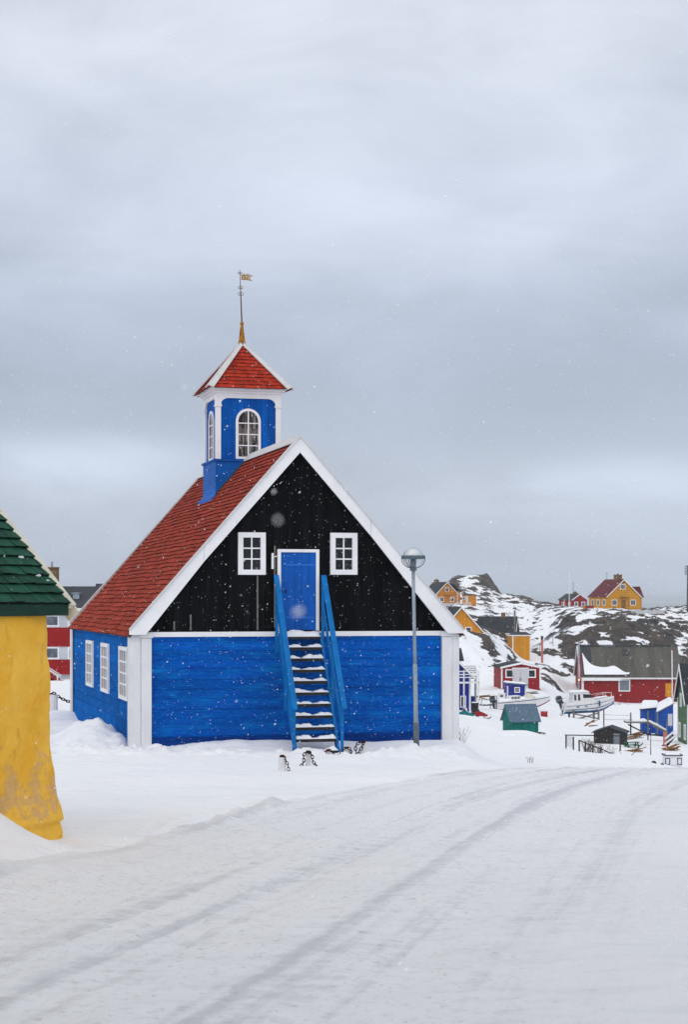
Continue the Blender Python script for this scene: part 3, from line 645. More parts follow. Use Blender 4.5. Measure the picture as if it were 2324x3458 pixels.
# ------------------------------------------------------------------ the blue church
def make_church():
    W, D, EH, RH = 7.6, 11.9, 2.66, 6.96
    cx = 3.80
    r = thing('wooden_church', 'blue plank church with black tarred gable, red shingle roof and a small bell tower', 'church', CO, TH)
    # log plank walls; the lower storey stands a little proud of the gable boards
    m = MB(); m.box(.02, W-.02, .022, .16, -.9, 2.56); plank_wall(m, 'x', .022, .46, W-.40, -.12, 2.555, .024, 5)
    m.build('front_wall', M['blue_front'], r)
    m = MB(); m.box(.47, W-.41, -.022, -.002, -.1, .33); m.build('sill_beam', M['blue_sill'], r, bevel=.008)
    m = MB(); m.box(.042, .18, .16, D-.02, -.9, 2.62); plank_wall(m, 'y', .042, .245, D-.345, -.12, 2.615, .024, 9); m.build('side_wall', M['blue_side'], r)
    m = MB(); m.box(W-.18, W-.02, .16, D-.02, -.9, 2.62); m.build('side_wall', M['blue_side'], r)
    m = MB(); m.box(.18, W-.18, D-.18, D-.02, -.9, 2.56); m.prism([(.1, D-.16, 2.57), (W-.1, D-.16, 2.57), (cx, D-.16, 6.72)], (0, .12, 0)); m.build('rear_wall', M['blue_front'], r)
    m = MB(); m.prism([(.12, .03, 2.60), (W-.12, .03, 2.60), (cx, .03, 6.78)], (0, .12, 0)); m.build('gable_wall', M['tar'], r)
    # a few raised joint battens and silvered repairs on the tarred gable
    for x, z0, z1 in ((2.87, 2.7, 3.93), (3.27, 2.75, 4.6), (1.35, 2.7, 3.05), (.98, 2.7, 2.9)):
        m = MB(); m.box(x-.017, x+.017, .0, .028, z0, z1); o = m.build('batten', M['wood'], r); o['label'] = 'weather-bleached grey batten on the black gable'
    # stone footing
    m = MB(); m.box(-.06, W+.06, -.06, D+.06, -1.0, .02); m.build('foundation', M['stone'], r, bevel=.03)
    # band, corner boards with little capitals
    m = MB(); m.box(.44, W-.40, -.055, -.003, 2.555, 2.665); m.build('trim_band', M['white'], r, bevel=.008)
    for x0, x1, t in ((-.0, .222, .06), (W-.15, W+.02, .06)):
        m = MB(); m.box(x0, x1, -t-.02, -.003, .03, 2.62); m.box(-.03 if x0 < 1 else x1-.06, .018 if x0 < 1 else x1, -.055, .24, .03, 2.56)
        m.build('corner_board', M['white_weathered'], r, bevel=.01)
    for x0, x1 in ((.228, .46), (W-.40, W-.156)):
        m = MB(); m.box(x0, x1, -.10, -.003, .05, 2.53); m.box(x0-.03, x1+.03, -.125, -.003, 2.535, 2.66); m.build('corner_board', M['white_weathered'], r, bevel=.008)
    m = MB(); m.box(-.05, -.002, D-.34, D+.03, .12, 2.56); m.box(-.002, .3, D+.0, D+.05, .12, 2.56); m.build('corner_board', M['white_weathered'], r, bevel=.008)
    m = MB(); m.box(W-.06, W+.08, D-.3, D+.03, .1, 2.56); m.build('corner_board', M['white_weathered'], r)
    # roof: deck and courses of shingles on both slopes
    y0, y1 = -.17, D + .18
    RH = 7.0; ROV = .03; zE = 2.63; sl = math.hypot(cx + ROV, RH - zE); ang = math.atan2(RH - zE, cx + ROV); ca, sa = math.cos(ang), math.sin(ang)
    m = MB(); th_ = .10
    m.prism([(-ROV, y0+.02, zE-.015), (cx, y0+.02, RH-.015), (W+ROV, y0+.02, zE-.015), (W+ROV, y0+.02, zE-.08), (cx, y0+.02, RH-.15), (-ROV, y0+.02, zE-.08)], (0, y1-y0-.04, 0))
    ro = m.build('roof', M['lead'], r)
    shingles('roof_shingles', ro, M['shingle'], (-ROV-.05, y1, zE-.055), (0, -1, 0), (ca, 0, sa), y1-y0-.02, sl+.06, 42, .16, 3, butt=.028, end=M['course_shade'])
    shingles('roof_shingles', ro, M['shingle'], (W+ROV+.05, y0, zE-.055), (0, 1, 0), (-ca, 0, sa), y1-y0, sl+.06, 42, .16, 4, butt=.028, end=M['course_shade'])
    # verge boards: broad white face, a second cap board over it
    for sgn in (-1, 1):
        e = Vector((cx + sgn*(cx + .05), 0, zE - .02)); ap = Vector((cx, 0, RH + .035)); d = (ap - e).normalized(); nn = Vector((-d.z*sgn*-1, 0, d.x*sgn*-1))
        if nn.z > 0: nn = -nn
        for yy, t, nm in ((-.245, .055, 'verge_board'), (D+.17, .05, 'verge_board')):
            wv = .225
            # lower end cut level, upper end cut plumb at the ridge
            low = e + nn*0; hb = wv/abs(d.x) if d.x else .4
            hv = wv/abs(d.x); zt = lambda x: e.z + .09 + (ap.z - e.z - .09)*(x - e.x)/(ap.x - e.x)
            xm = e.x + (ap.x - e.x)*(.43 if sgn < 0 else .57); gp = .003*sgn
            m = MB()
            m.prism([(e.x, yy, e.z + .09), (xm + gp, yy, zt(xm + gp)), (xm + gp, yy, zt(xm + gp) - hv), (e.x - sgn*.36, yy, e.z), (e.x, yy, e.z)], (0, t, 0))
            m.prism([(xm - gp, yy + .004, zt(xm - gp)), (ap.x, yy + .004, ap.z), (ap.x, yy + .004, ap.z - hv), (xm - gp, yy + .004, zt(xm - gp) - hv)], (0, t - .004, 0))
            m.build(nm, M['white'], r)
            n2 = Vector((0, 0, 1))
            m = MB(); off = .012
            a = Vector((e.x, yy - .03, e.z + .09)); b = Vector((ap.x, yy - .03, ap.z))
            m.prism([a, b, b + n2*.035 + Vector((0, 0, .02)), a + n2*.045], (0, t + .07, 0)); m.build('verge_cap', M['white_top'], r)
    for sgn in (-1, 1):   # white ridge boards
        m = MB(); a = Vector((cx, -.2, RH + .075)); d = Vector((sgn*.15, 0, -.15*math.tan(ang))); u = Vector((0, 0, .03))
        m.prism([a, a + d, a + d + u, a + u], (0, D + .36, 0)); m.build('ridge_board', M['white_top'], r)
    # gable windows
    for xc, zc in ((2.735, 4.415), (4.872, 4.425)): window(r, Vector((xc, .03, zc)), 'F', .63, .95, .115, 2, 3, M['white'], M['pane'], .075, .03)
    # long side windows
    for y in (7.60, 4.43, 1.09): window(r, Vector((.02, y, 1.72)), 'L', 1.42, 1.20, .09, 4, 4, M['white'], M['pane'], .045, .04)
    # loft door
    m = MB(); m.box(3.405, 4.21, -.02, .028, 2.70, 4.445); dr = m.build('door', M['blue_door'], r)
    for z in (2.98, 4.17): m = MB(); m.box(3.52, 4.20, -.034, -.021, z-.021, z+.021); m.build('hinge', M['hinge'], dr)
    m = MB(); m.box(3.50, 3.53, -.036, -.021, 3.53, 3.60); m.build('handle', M['dark_iron'], dr)
    m = MB(); m.box(3.325, 3.40, -.05, .028, 2.68, 4.52); m.box(4.215, 4.29, -.05, .028, 2.68, 4.52); m.box(3.40, 4.215, -.05, .028, 4.45, 4.52); m.build('door_frame', M['white'], r, bevel=.006)
    m = MB(); m.box(3.19, 3.235, -.04, .028, 4.07, 4.43); m.bar((3.235, -.02, 4.34), (3.36, -.03, 4.375), .02, .02); fx = m.build('light_fitting', M['white'], r, bevel=.006)
    m = MB(); m.tube([(3.235, -.02, 4.02), (3.30, -.045, 3.92), (3.42, -.04, 3.83)], .007, 6); m.build('cable', M['red_plain'], fx)
    # ---------------- bell tower
    tc = Vector((3.79, 6.25, 0)); hw = .845; z0, zl, zs, zf, ze = 5.0, 6.93, 8.30, 8.52, 8.74
    x0, x1, ya, yb = tc.x-hw, tc.x+hw, tc.y-hw, tc.y+hw
    m = MB(); m.box(x0-.02, x1+.02, ya-.02, yb+.02, z0, zl-.02); m.build('tower_pedestal', M['blue_pedestal'], r)
    m = MB(); m.box(x0-.06, x1+.06, ya-.06, yb+.06, zl-.02, zl+.03); m.build('tower_ledge', M['blue_pedestal'], r)
    m = MB(); m.box(x0+.05, x1-.05, ya+.05, yb-.05, zl+.03, ze); m.build('tower_wall', M['blue_tower'], r)
    for sx in (0, 1):
        for sy in (0, 1):
            a = x0 if not sx else x1-.13; b = ya if not sy else yb-.13
            m = MB(); m.box(a, a+.13, b, b+.13, zl+.03, zs); m.box(a-.025, a+.155, b-.025, b+.155, zs, zs+.04); m.box(a-.01, a+.14, b-.01, b+.14, zs+.04, ze-.02)
            m.build('tower_post', M['white'], r)
    # frieze with rounded brackets into the posts
    for face in 'FLRB':
        U, V, N = AX[face]; O = tc + N*(hw - .012) + Vector((0, 0, 0)); O.z = 0
        pts = []; half = hw - .13; rr = .20
        for k in range(9):
            a = math.pi/2*k/8; pts.append((-half + rr - rr*math.cos(a)*1.0, zs + .045 + (zf - zs - .045)*math.sin(a)))
        pts = [(-half, zs+.045)] + pts[1:]
        poly = pts + [(-x, z) for x, z in reversed(pts)] + [(half, ze-.03), (-half, ze-.03)]
        m = MB(); m.prism([O + U*u + V*z - N*.045 for u, z in poly], N*.055); m.build('tower_frieze', M['white'], r)
    for lo, hi, ex in ((ze-.10, ze-.045, .045), (ze-.045, ze+.01, .10), (ze+.01, ze+.045, .15)):
        m = MB(); m.box(x0-ex, x1+ex, ya-ex, yb+ex, lo, hi)
        m.build('tower_cornice', M['white'], r, bevel=.008)
    # arched windows
    for face in 'FLRB':
        U, V, N = AX[face]; O = tc + N*(hw - .05); w, ow = .325, .26; zb, zr = 6.975, 7.94
        def arch(hw_, b_, r_):
            q = [(-hw_, b_)] + [(-hw_*math.cos(math.pi*k/16), zr + r_*math.sin(math.pi*k/16)) for k in range(17)] + [(hw_, b_)]
            return q
        ou, inn = arch(w, zb, w), arch(ow, zb + .06, ow); n = len(ou); m = MB()
        P = lambda p, d: O + U*p[0] + V*p[1] + N*d
        vs = [P(p, .032) for p in ou] + [P(p, .032) for p in inn] + [P(p, -.01) for p in ou] + [P(p, -.01) for p in inn]; fs = []
        for k in range(n):
            j = (k+1) % n; fs += [(k, j, n+j, n+k), (k, 2*n+k, 2*n+j, j), (n+k, n+j, 3*n+j, 3*n+k)]
        m.add(vs, fs)
        m.obox(O, U, V, N, -.016, .016, zb+.06, zr+ow-.003, -.01, .016)
        for k in (1, 2, 3):
            z = zb + .06 + .285*k; q = ow if z < zr else math.sqrt(max(ow*ow - (z-zr)**2, 0))
            for sx in (-1, 1): m.obox(O, U, V, N, min(sx*.016, sx*q), max(sx*.016, sx*q), z-.013, z+.013, -.01, .014)
        wn = m.build('tower_window', M['white'], r)
        m = MB(); m.prism([P(p, -.02) for p in inn], N*.032); m.build('pane', M['pane_tower'], wn)
    # pyramid roof with white hip boards
    e = 1.03; zb, zt = ze + .035, 10.02; ap = Vector((tc.x, tc.y, zt))
    m = MB(); m.add([(tc.x-e, tc.y-e, zb), (tc.x+e, tc.y-e, zb), (tc.x+e, tc.y+e, zb), (tc.x-e, tc.y+e, zb), tuple(ap)], [(0,1,4), (1,2,4), (2,3,4), (3,0,4), (3,2,1,0)])
    tr = m.build('tower_roof', M['lead'], r)
    S = math.hypot(e, zt - zb)
    for k in range(4):
        a = math.pi/2*k; rot = Matrix.Rotation(a, 4, 'Z'); L = rot @ Vector((1, 0, 0)); s_ = rot @ Vector((0, e/S, (zt-zb)/S)); p0 = Vector((tc.x, tc.y, zb)) + rot @ Vector((-e-.02, -e-.03, -.02))
        shingles('tower_shingles', tr, M['shingle_tower'], p0, L, s_, 2*e+.04, S*.97, 12, .135, 20+k, lambda s, S=S: ((e+.02)*s/S, 2*(e+.02)-(e+.02)*s/S), .024, wav=.004, end=M['course_shade'])
        c = Vector((tc.x, tc.y, zb)) + rot @ Vector((-e-.05, -e-.05, .015)); t = ap + Vector((0, 0, .055)); d = (t-c).normalized()
        # a hip board is two boards folded over the hip
        for b in (0, 1):
            side = rot @ (Vector((1, 0, 0)) if b else Vector((0, 1, 0))); side = (side - d*side.dot(d)); side.normalize(); up = side.cross(d); up = up if up.z > 0 else -up
            w0, w1 = .135, .075
            q = [c, c + side*w0*1.05, t + side*w1 - d*.02, t - d*.0]
            m = MB(); m.add([p + up*.005 for p in q] + [p + up*.035 for p in q], [(0,1,2,3), (4,7,6,5), (0,4,5,1), (1,5,6,2), (2,6,7,3), (3,7,4,0)]); m.build('hip_board', M['white_top'], tr)
    # flashing where the tower meets the slope
    for y in (ya-.03, yb+.03):
        m = MB(); zr_ = lambda x: zE + (x + ROV)*math.tan(ang)
        m.bar((x0-.02, y, zr_(x0-.02)+.05), (cx-.12, y, zr_(cx-.12)+.05), .09, .05); m.build('flashing', M['lead'], r)
    m = MB(); m.prism([(x0-.03, ya-.1, zr_(x0)-.0), (x0-.03, yb+.1, zr_(x0)), (x0-.15, yb+.1, zr_(x0-.15)+.02), (x0-.15, ya-.1, zr_(x0-.15)+.02)], (0, 0, .05)); m.build('flashing', M['blue_pedestal'], r)
    # weather vane
    b = Vector((tc.x, tc.y, zt + .02))
    m = MB(); m.lathe([(.105, 0), (.08, .10), (.036, .50)], 4, b); m.lathe([(.05, .50), (.055, .52), (.04, .55)], 8, b); v = m.build('weather_vane', M['copper'], r)
    v['label'] = 'rusty spire with a gilded pennant dated 1773'
    top = b + Vector((-.055, 0, 1.93)); q = b + Vector((0, 0, .5))
    m = MB(); m.tube([q, q + (top-q)*.5, top], [.020, .015, .004], 8); m.build('rod', M['rod'], v)
    for f, rad in ((.55, .035), (.60, .0), (.665, .030), (.93, .026)):
        if not rad: continue
        p = q + (top-q)*f; m = MB()
        for s_ in (-1, 1): m.tube([p + Vector((s_*rad*1.05 + rad*math.cos(a), 0, rad*math.sin(a))) for a in np.linspace(0, 2*math.pi, 15)[:-1]], .0065, 6, True)
        m.tube([p + Vector((0, s_*rad*.9, 0)) + Vector((0, rad*math.cos(a), rad*math.sin(a))) for s_ in (1,) for a in np.linspace(0, 2*math.pi, 13)[:-1]], .006, 6, True)
        m.build('scroll', M['rod'], v)
    f0 = q + (top-q)*.855; m = MB()
    fl = [(.035, -.062), (.27, -.075), (.335, -.085), (.27, -.045), (.255, -.01), (.30, .03), (.35, .055), (.26, .062), (.1, .072), (.035, .062)]
    m.prism([f0 + Vector((x, -.007, z - .012*x)) for x, z in fl], (0, .014, 0))
    for z in (-.05, .05): m.bar(f0 + Vector((-.005, 0, z)), f0 + Vector((.05, 0, z)), .012, .012)
    for x in (.10, .16, .20, .25): m.tube([f0 + Vector((x - .014, 0, .066)), f0 + Vector((x-.008, 0, .096)), f0 + Vector((x+.008, 0, .096)), f0 + Vector((x + .014, 0, .064))], .006, 5)
    fg = m.build('pennant', M['gilt'], v)
    cv = bpy.data.curves.new('numerals', 'FONT'); cv.body = '1773'; cv.size = .125; cv.extrude = .003; cv.space_character = 1.12
    to = bpy.data.objects.new('tmp', cv); me = bpy.data.meshes.new_from_object(to); bpy.data.objects.remove(to)
    me.name = 'year_numerals'; me.materials.clear(); me.materials.append(M['gilt_white'])
    o = bpy.data.objects.new('year_numerals', me); C.objects.link(o); o.parent = fg; o.location = f0 + Vector((.055, -.0095, -.045)); o.rotation_euler = (R(90), R(3), 0)

def make_stairs():
    r = thing('wooden_staircase', 'steep blue open staircase with snow on its treads, climbing to the loft door', 'stairs', ch(3.815, 0, 0), TH)
    run, top, bot = 1.66, 2.56, .02
    P = lambda t: Vector((0, -.10 - run*t, top + (bot - top)*t))
    d = (P(1) - P(0)).normalized(); nrm = Vector((0, d.z, -d.y)) * -1
    hw = .475
    for s in (-1, 1):
        m = MB(); a, b = P(-.01), P(1.06); m.bar(a + Vector((s*hw, 0, 0)), b + Vector((s*hw, 0, 0)), .05, .20, nrm); m.build('stringer', M['blue_stair'], r, bevel=.006)
        m = MB(); m.bar((s*(hw+.075), -.15, 3.93), (s*(hw+.075), -2.00, 1.02), .12, .045, nrm); m.build('handrail', M['blue_stair'], r, bevel=.008)
        m = MB(); m.bar((s*(hw+.055), -.13, 3.30), (s*(hw+.055), -1.86, .60), .035, .10, nrm); m.build('guard_rail', M['blue_stair'], r)
        for y, z0, z1 in ((-.13, 2.2, 3.90), (-1.03, .95, 2.52), (-1.84, -.1, 1.22)):
            m = MB(); m.box(s*(hw+.055)-.035 if s < 0 else hw+.03, s*(hw+.055)+.025 if s < 0 else hw+.09, y-.03, y+.03, z0, z1); m.build('baluster', M['blue_stair'], r)
    n = 11
    for i in range(n):
        t = i/(n-1)*.962 + .0; p = P(t); dep = .23 if i else .30
        y0, y1 = p.y - dep*.62, p.y + dep*.38
        m = MB(); m.box(-hw+.025, hw-.025, y0, y1, p.z-.065, p.z); tr = m.build('tread', M['dark_wood'], r)
        if i == 0:
            snow_patch('snow', tr, (-hw+.03, y0-.02, p.z), (hw-.03, y0-.02, p.z), (hw-.03, y1, p.z), (-hw+.03, y1, p.z), .11, 40, 16, 6)
        else:
            # trodden hollow in the middle, piled up at the sides
            vs = []; fs = []; nx = 26; rs = np.random.default_rng(100 + i); mid = .5 + .25*(rs.random()-.5); hl, hr = .03 + .04*rs.random(), .03 + .045*rs.random(); wd = .16 + .12*rs.random()
            for k in range(nx+1):
                u = k/nx; x = -hw + .03 + (2*hw-.06)*u
                hgt = (hl if u < mid else hr)*min(1, abs(u-mid)/wd)**1.5 + .014 + .012*math.sin(u*19 + i) + .008*math.sin(u*43 + 2*i)
                hgt *= min(1, min(u, 1-u)*14 + .25)
                for yy, f in ((y0-.012, .0), (y0-.008, .55), (y0+.04, 1), (y1-.03, .9), (y1, .0)): vs.append((x, yy, p.z + .003 + hgt*f*(1 if f else 0)))
            for k in range(nx):
                for q in range(4): fs.append((k*5+q, (k+1)*5+q, (k+1)*5+q+1, k*5+q+1))
            m = MB(); m.add(vs, fs); m.build('snow', M['snow'], tr, smooth=True)

# ------------------------------------------------------------------ street lamp, bollards, chains
def make_lamp():
    Y = 37.2; x = at(1407, Y); z = Hp(x, Y); r = thing('street_lamp', 'grey globe street lamp on a stepped steel pole in front of the blue church', 'street lamp', (x, Y, z), 0)
    hb = hz(2437, Y) - z; hm = hz(2243, Y) - z; ht = hz(1926, Y) - z; lean = (at(1396, Y) - x)/ht
    c = lambda h: Vector((lean*h, 0, h))
    m = MB(); m.tube([c(-.6), c(hb-.02)], .062, 18); m.build('pole_base', M['galv_dark'], r, True)
    m = MB(); m.tube([c(hb-.02), c(hb+.03), c(hm-.03), c(hm+.01)], [.060, .047, .047, .040], 18); m.tube([c(hm+.01), c(ht)], [.037, .036], 18); m.build('pole', M['galv'], r, True)
    g = c(ht); m = MB()
    m.lathe([(.045, -.01), (.075, .0), (.075, .022), (.062, .03), (.062, .085), (.07, .09)], 24, g); m.build('collar', M['galv_dark'], r)
    gc = g + Vector((0, 0, hz(1886, Y) - hz(1926, Y) + .005)); rad = .222
    pr = [(.05 + 0*k, 0) for k in ()] + [(rad*math.sin(a), -rad*math.cos(a)) for a in np.linspace(.25, math.pi-.02, 26)]
    m = MB(); m.lathe(pr, 36, gc + Vector((0, 0, .012)), cap=False); m.build('globe', M['globe'], r, True)
    m = MB(); n = 40; vs = []; fs = []
    for k in range(n):
        a = 2*math.pi*k/n
        for rr, zz in ((.252, -.012), (.252, .056), (.236, .056), (.236, -.012)): vs.append(gc + Vector((rr*math.cos(a), rr*math.sin(a), zz)))
    for k in range(n):
        for q in range(4): fs.append((k*4+q, ((k+1) % n)*4+q, ((k+1) % n)*4+(q+1) % 4, k*4+(q+1) % 4))
    m.add(vs, fs); m.build('ring', M['galv_ring'], r)
    for k in range(3):
        a = R(5) + k*2*math.pi/3 if k < 3 else 0; m = MB(); u = Vector((math.cos(a), math.sin(a), 0))
        m.tube([gc + u*(.246*math.cos(t)) + Vector((0, 0, -.012 - .20*math.sin(t))) for t in np.linspace(0, 1.32, 12)], .009, 6); m.build('bracket', M['galv_ring'], r)
    m = MB(); m.tube([gc + Vector((-.246*math.cos(t), 0, -.012 - .20*math.sin(t))) for t in np.linspace(0, 1.32, 12)], .009, 6); m.build('bracket', M['galv_ring'], r)
    m = MB(); m.lathe([(.145*math.cos(a), .165*math.sin(a)) for a in np.linspace(0, math.pi/2-.03, 10)], 28, gc + Vector((0, 0, .03))); m.build('reflector', M['opal'], r, True)
    m = MB(); m.lathe([(.058, -.165), (.062, -.02)], 18, gc); m.lathe([(.075, -.02), (.075, -.012)], 18, gc); m.build('lamp_holder', M['galv_dark'], r)

def link(m, c, d, nrm, L, W_, rad):
    d = Vector(d).normalized(); nrm = (Vector(nrm) - d*Vector(nrm).dot(d)).normalized(); s = d.cross(nrm); pts = []
    st = L/2 - W_/2
    for k in range(14):
        a = 2*math.pi*k/14; pts.append(Vector(c) + d*(st*(1 if math.cos(a) > 0 else -1)*(1 if abs(math.cos(a)) > .05 else 0) + W_/2*math.cos(a)) + s*(W_/2*math.sin(a)))
    m.tube(pts, rad, 6, True)
def chain_on(name, label, path, L, mat, group=None, rad=None):
    P = [Vector(p) for p in path]; o = P[0].copy(); acc = [0]
    for a, b in zip(P, P[1:]): acc.append(acc[-1] + (b-a).length)
    root = thing(name, label, 'chain', o, 0, group); n = max(1, int(acc[-1]/(L*.74))); ref = Vector((0, 1, .2))
    def pt(s):
        for i in range(len(P)-1):
            if s <= acc[i+1] + 1e-6: return P[i] + (P[i+1]-P[i])*((s-acc[i])/(acc[i+1]-acc[i]))
        return P[-1]
    for k in range(n):
        s = (k+.5)*acc[-1]/n; e = L*.35; d = pt(min(s+e, acc[-1])) - pt(max(s-e, 0)); m = MB()
        nr = ref if k % 2 == 0 else d.cross(ref)
        link(m, pt(s) - o, d, nr, L, L*.62, rad or L*.12); m.build('chain_link', mat, root, True)
    return root
def make_bollards():
    info = [(953, 2602, 2556, .062, 'leftmost white stone bollard standing alone with a rusty stub on top'),
            (1041, 2582, 2541, .05, 'white bollard with two rusty chain strands hanging in front of the stair foot'),
            (1108, 2556, 2536, .052, 'low white bollard nearly buried in snow beside the lowest stair tread'),
            (1171, 2554, 2527, .052, 'white bollard with one chain falling to its left beside the stair railing'),
            (1227, 2556, 2508, .05, 'tallest chained white bollard at the right of the snowed-in row')]
    pos = []
    for px, pb, pt, rad, lab in info:
        b = (pb - 2028)/6000; Y = 1.345/(b - .05); x = at(px, Y); z0 = Hp(x, Y); zt = hz(pt, Y); zt = max(zt, z0 + .12)
        r = thing('bollard', lab, 'bollard', (x, Y, z0), R(12), 'chained bollards in front of the church'); h = zt - z0
        m = MB(); m.lathe([(rad*1.06, -.5), (rad, h-.02), (rad*.9, h)], 14 if px < 1000 else 8); m.build('post', M['bollard'], r)
        m = MB(); m.lathe([(.045, h), (.05, h+.015), (.03, h+.04)], 8); m.build('eye_bolt', M['iron'], r, True)
        pos.append((x, Y, z0, h, rad))
    g = 'rusty chains on the white bollards'
    x, Y, z, h, q = pos[0]
    chain_on('chain', 'short rusty chain end dropping down the right side of the leftmost bollard', [(x+q*.5, Y-.05, z+h+.02), (x+q+.03, Y-.03, z+h*.5), (x+q+.05, Y-.02, z+.01)], .06, M['iron'], g)
    x, Y, z, h, q = pos[1]
    chain_on('chain', 'rusty chain hanging in two strands over the bollard at the stair foot', [(x-.135, Y-.12, z-.02), (x-.075, Y-.12, z+.07), (x-.08, Y-.11, z+h*.85), (x-.03, Y-.08, z+h+.02), (x+.03, Y-.08, z+h+.015), (x+.075, Y-.11, z+h*.78), (x+.08, Y-.12, z+.09), (x+.12, Y-.14, z+.035), (x+.16, Y-.14, z+.0)], .072, M['iron'], g)
    x, Y, z, h, q = pos[2]
    chain_on('chain', 'bunched rusty chain heaped over the lowest, half-buried bollard', [(x-.17, Y-.12, z), (x-.10, Y-.12, z+.06), (x-.05, Y-.12, z+h), (x+.03, Y-.10, z+h+.03), (x+.10, Y-.10, z+h-.03), (x+.15, Y-.10, z-.02)], .072, M['iron'], g)
    x, Y, z, h, q = pos[3]
    chain_on('chain', 'rusty chain slanting down left from the bollard by the stair railing', [(x-.20, Y-.12, z-.01), (x-.12, Y-.12, z+.07), (x-.07, Y-.12, z+h), (x+.0, Y-.09, z+h+.03), (x+.08, Y-.06, z+h+.0), (x+q+.03, Y-.02, z+h*.5), (x+q+.09, Y, z-.02)], .072, M['iron'], g)
    x, Y, z, h, q = pos[4]
    chain_on('chain', 'long rusty chain loop on the tallest bollard, at the right of the row', [(x-.12, Y-.12, z-.02), (x-.155, Y-.12, z+.12), (x-.14, Y-.12, z+h*.9), (x-.06, Y-.08, z+h+.025), (x+.0, Y-.09, z+h+.02), (x-.035, Y-.12, z+h*.6), (x-.075, Y-.12, z+.10), (x-.10, Y-.12, z-.01)], .078, M['iron'], g)
    # the one behind, left of the church
    Y = 51.5; x = at(181, Y); z = Hp(x, Y); r = thing('bollard', 'white bollard seen between the yellow house and the blue church', 'bollard', (x, Y, z), 0, 'chained bollards in front of the church'); h = hz(2345, Y) - z
    m = MB(); m.lathe([(.13, -.4), (.12, h)], 14); m.build('post', M['bollard'], r)
    m = MB(); m.lathe([(.03, h), (.035, h+.02)], 8); m.build('eye_bolt', M['dark_iron'], r)
    xe = at(225, Y)
    chain_on('chain', 'dark iron chain sagging behind the left corner of the blue church', [(x-.35, Y-.02, z+h-.05)] + [(x + (xe-x)*t, Y - .02 + .3*t, z+h+.05 - .36*t + .10*t*t) for t in np.linspace(0, 1.6, 12)], .115, M['dark_iron'], g)

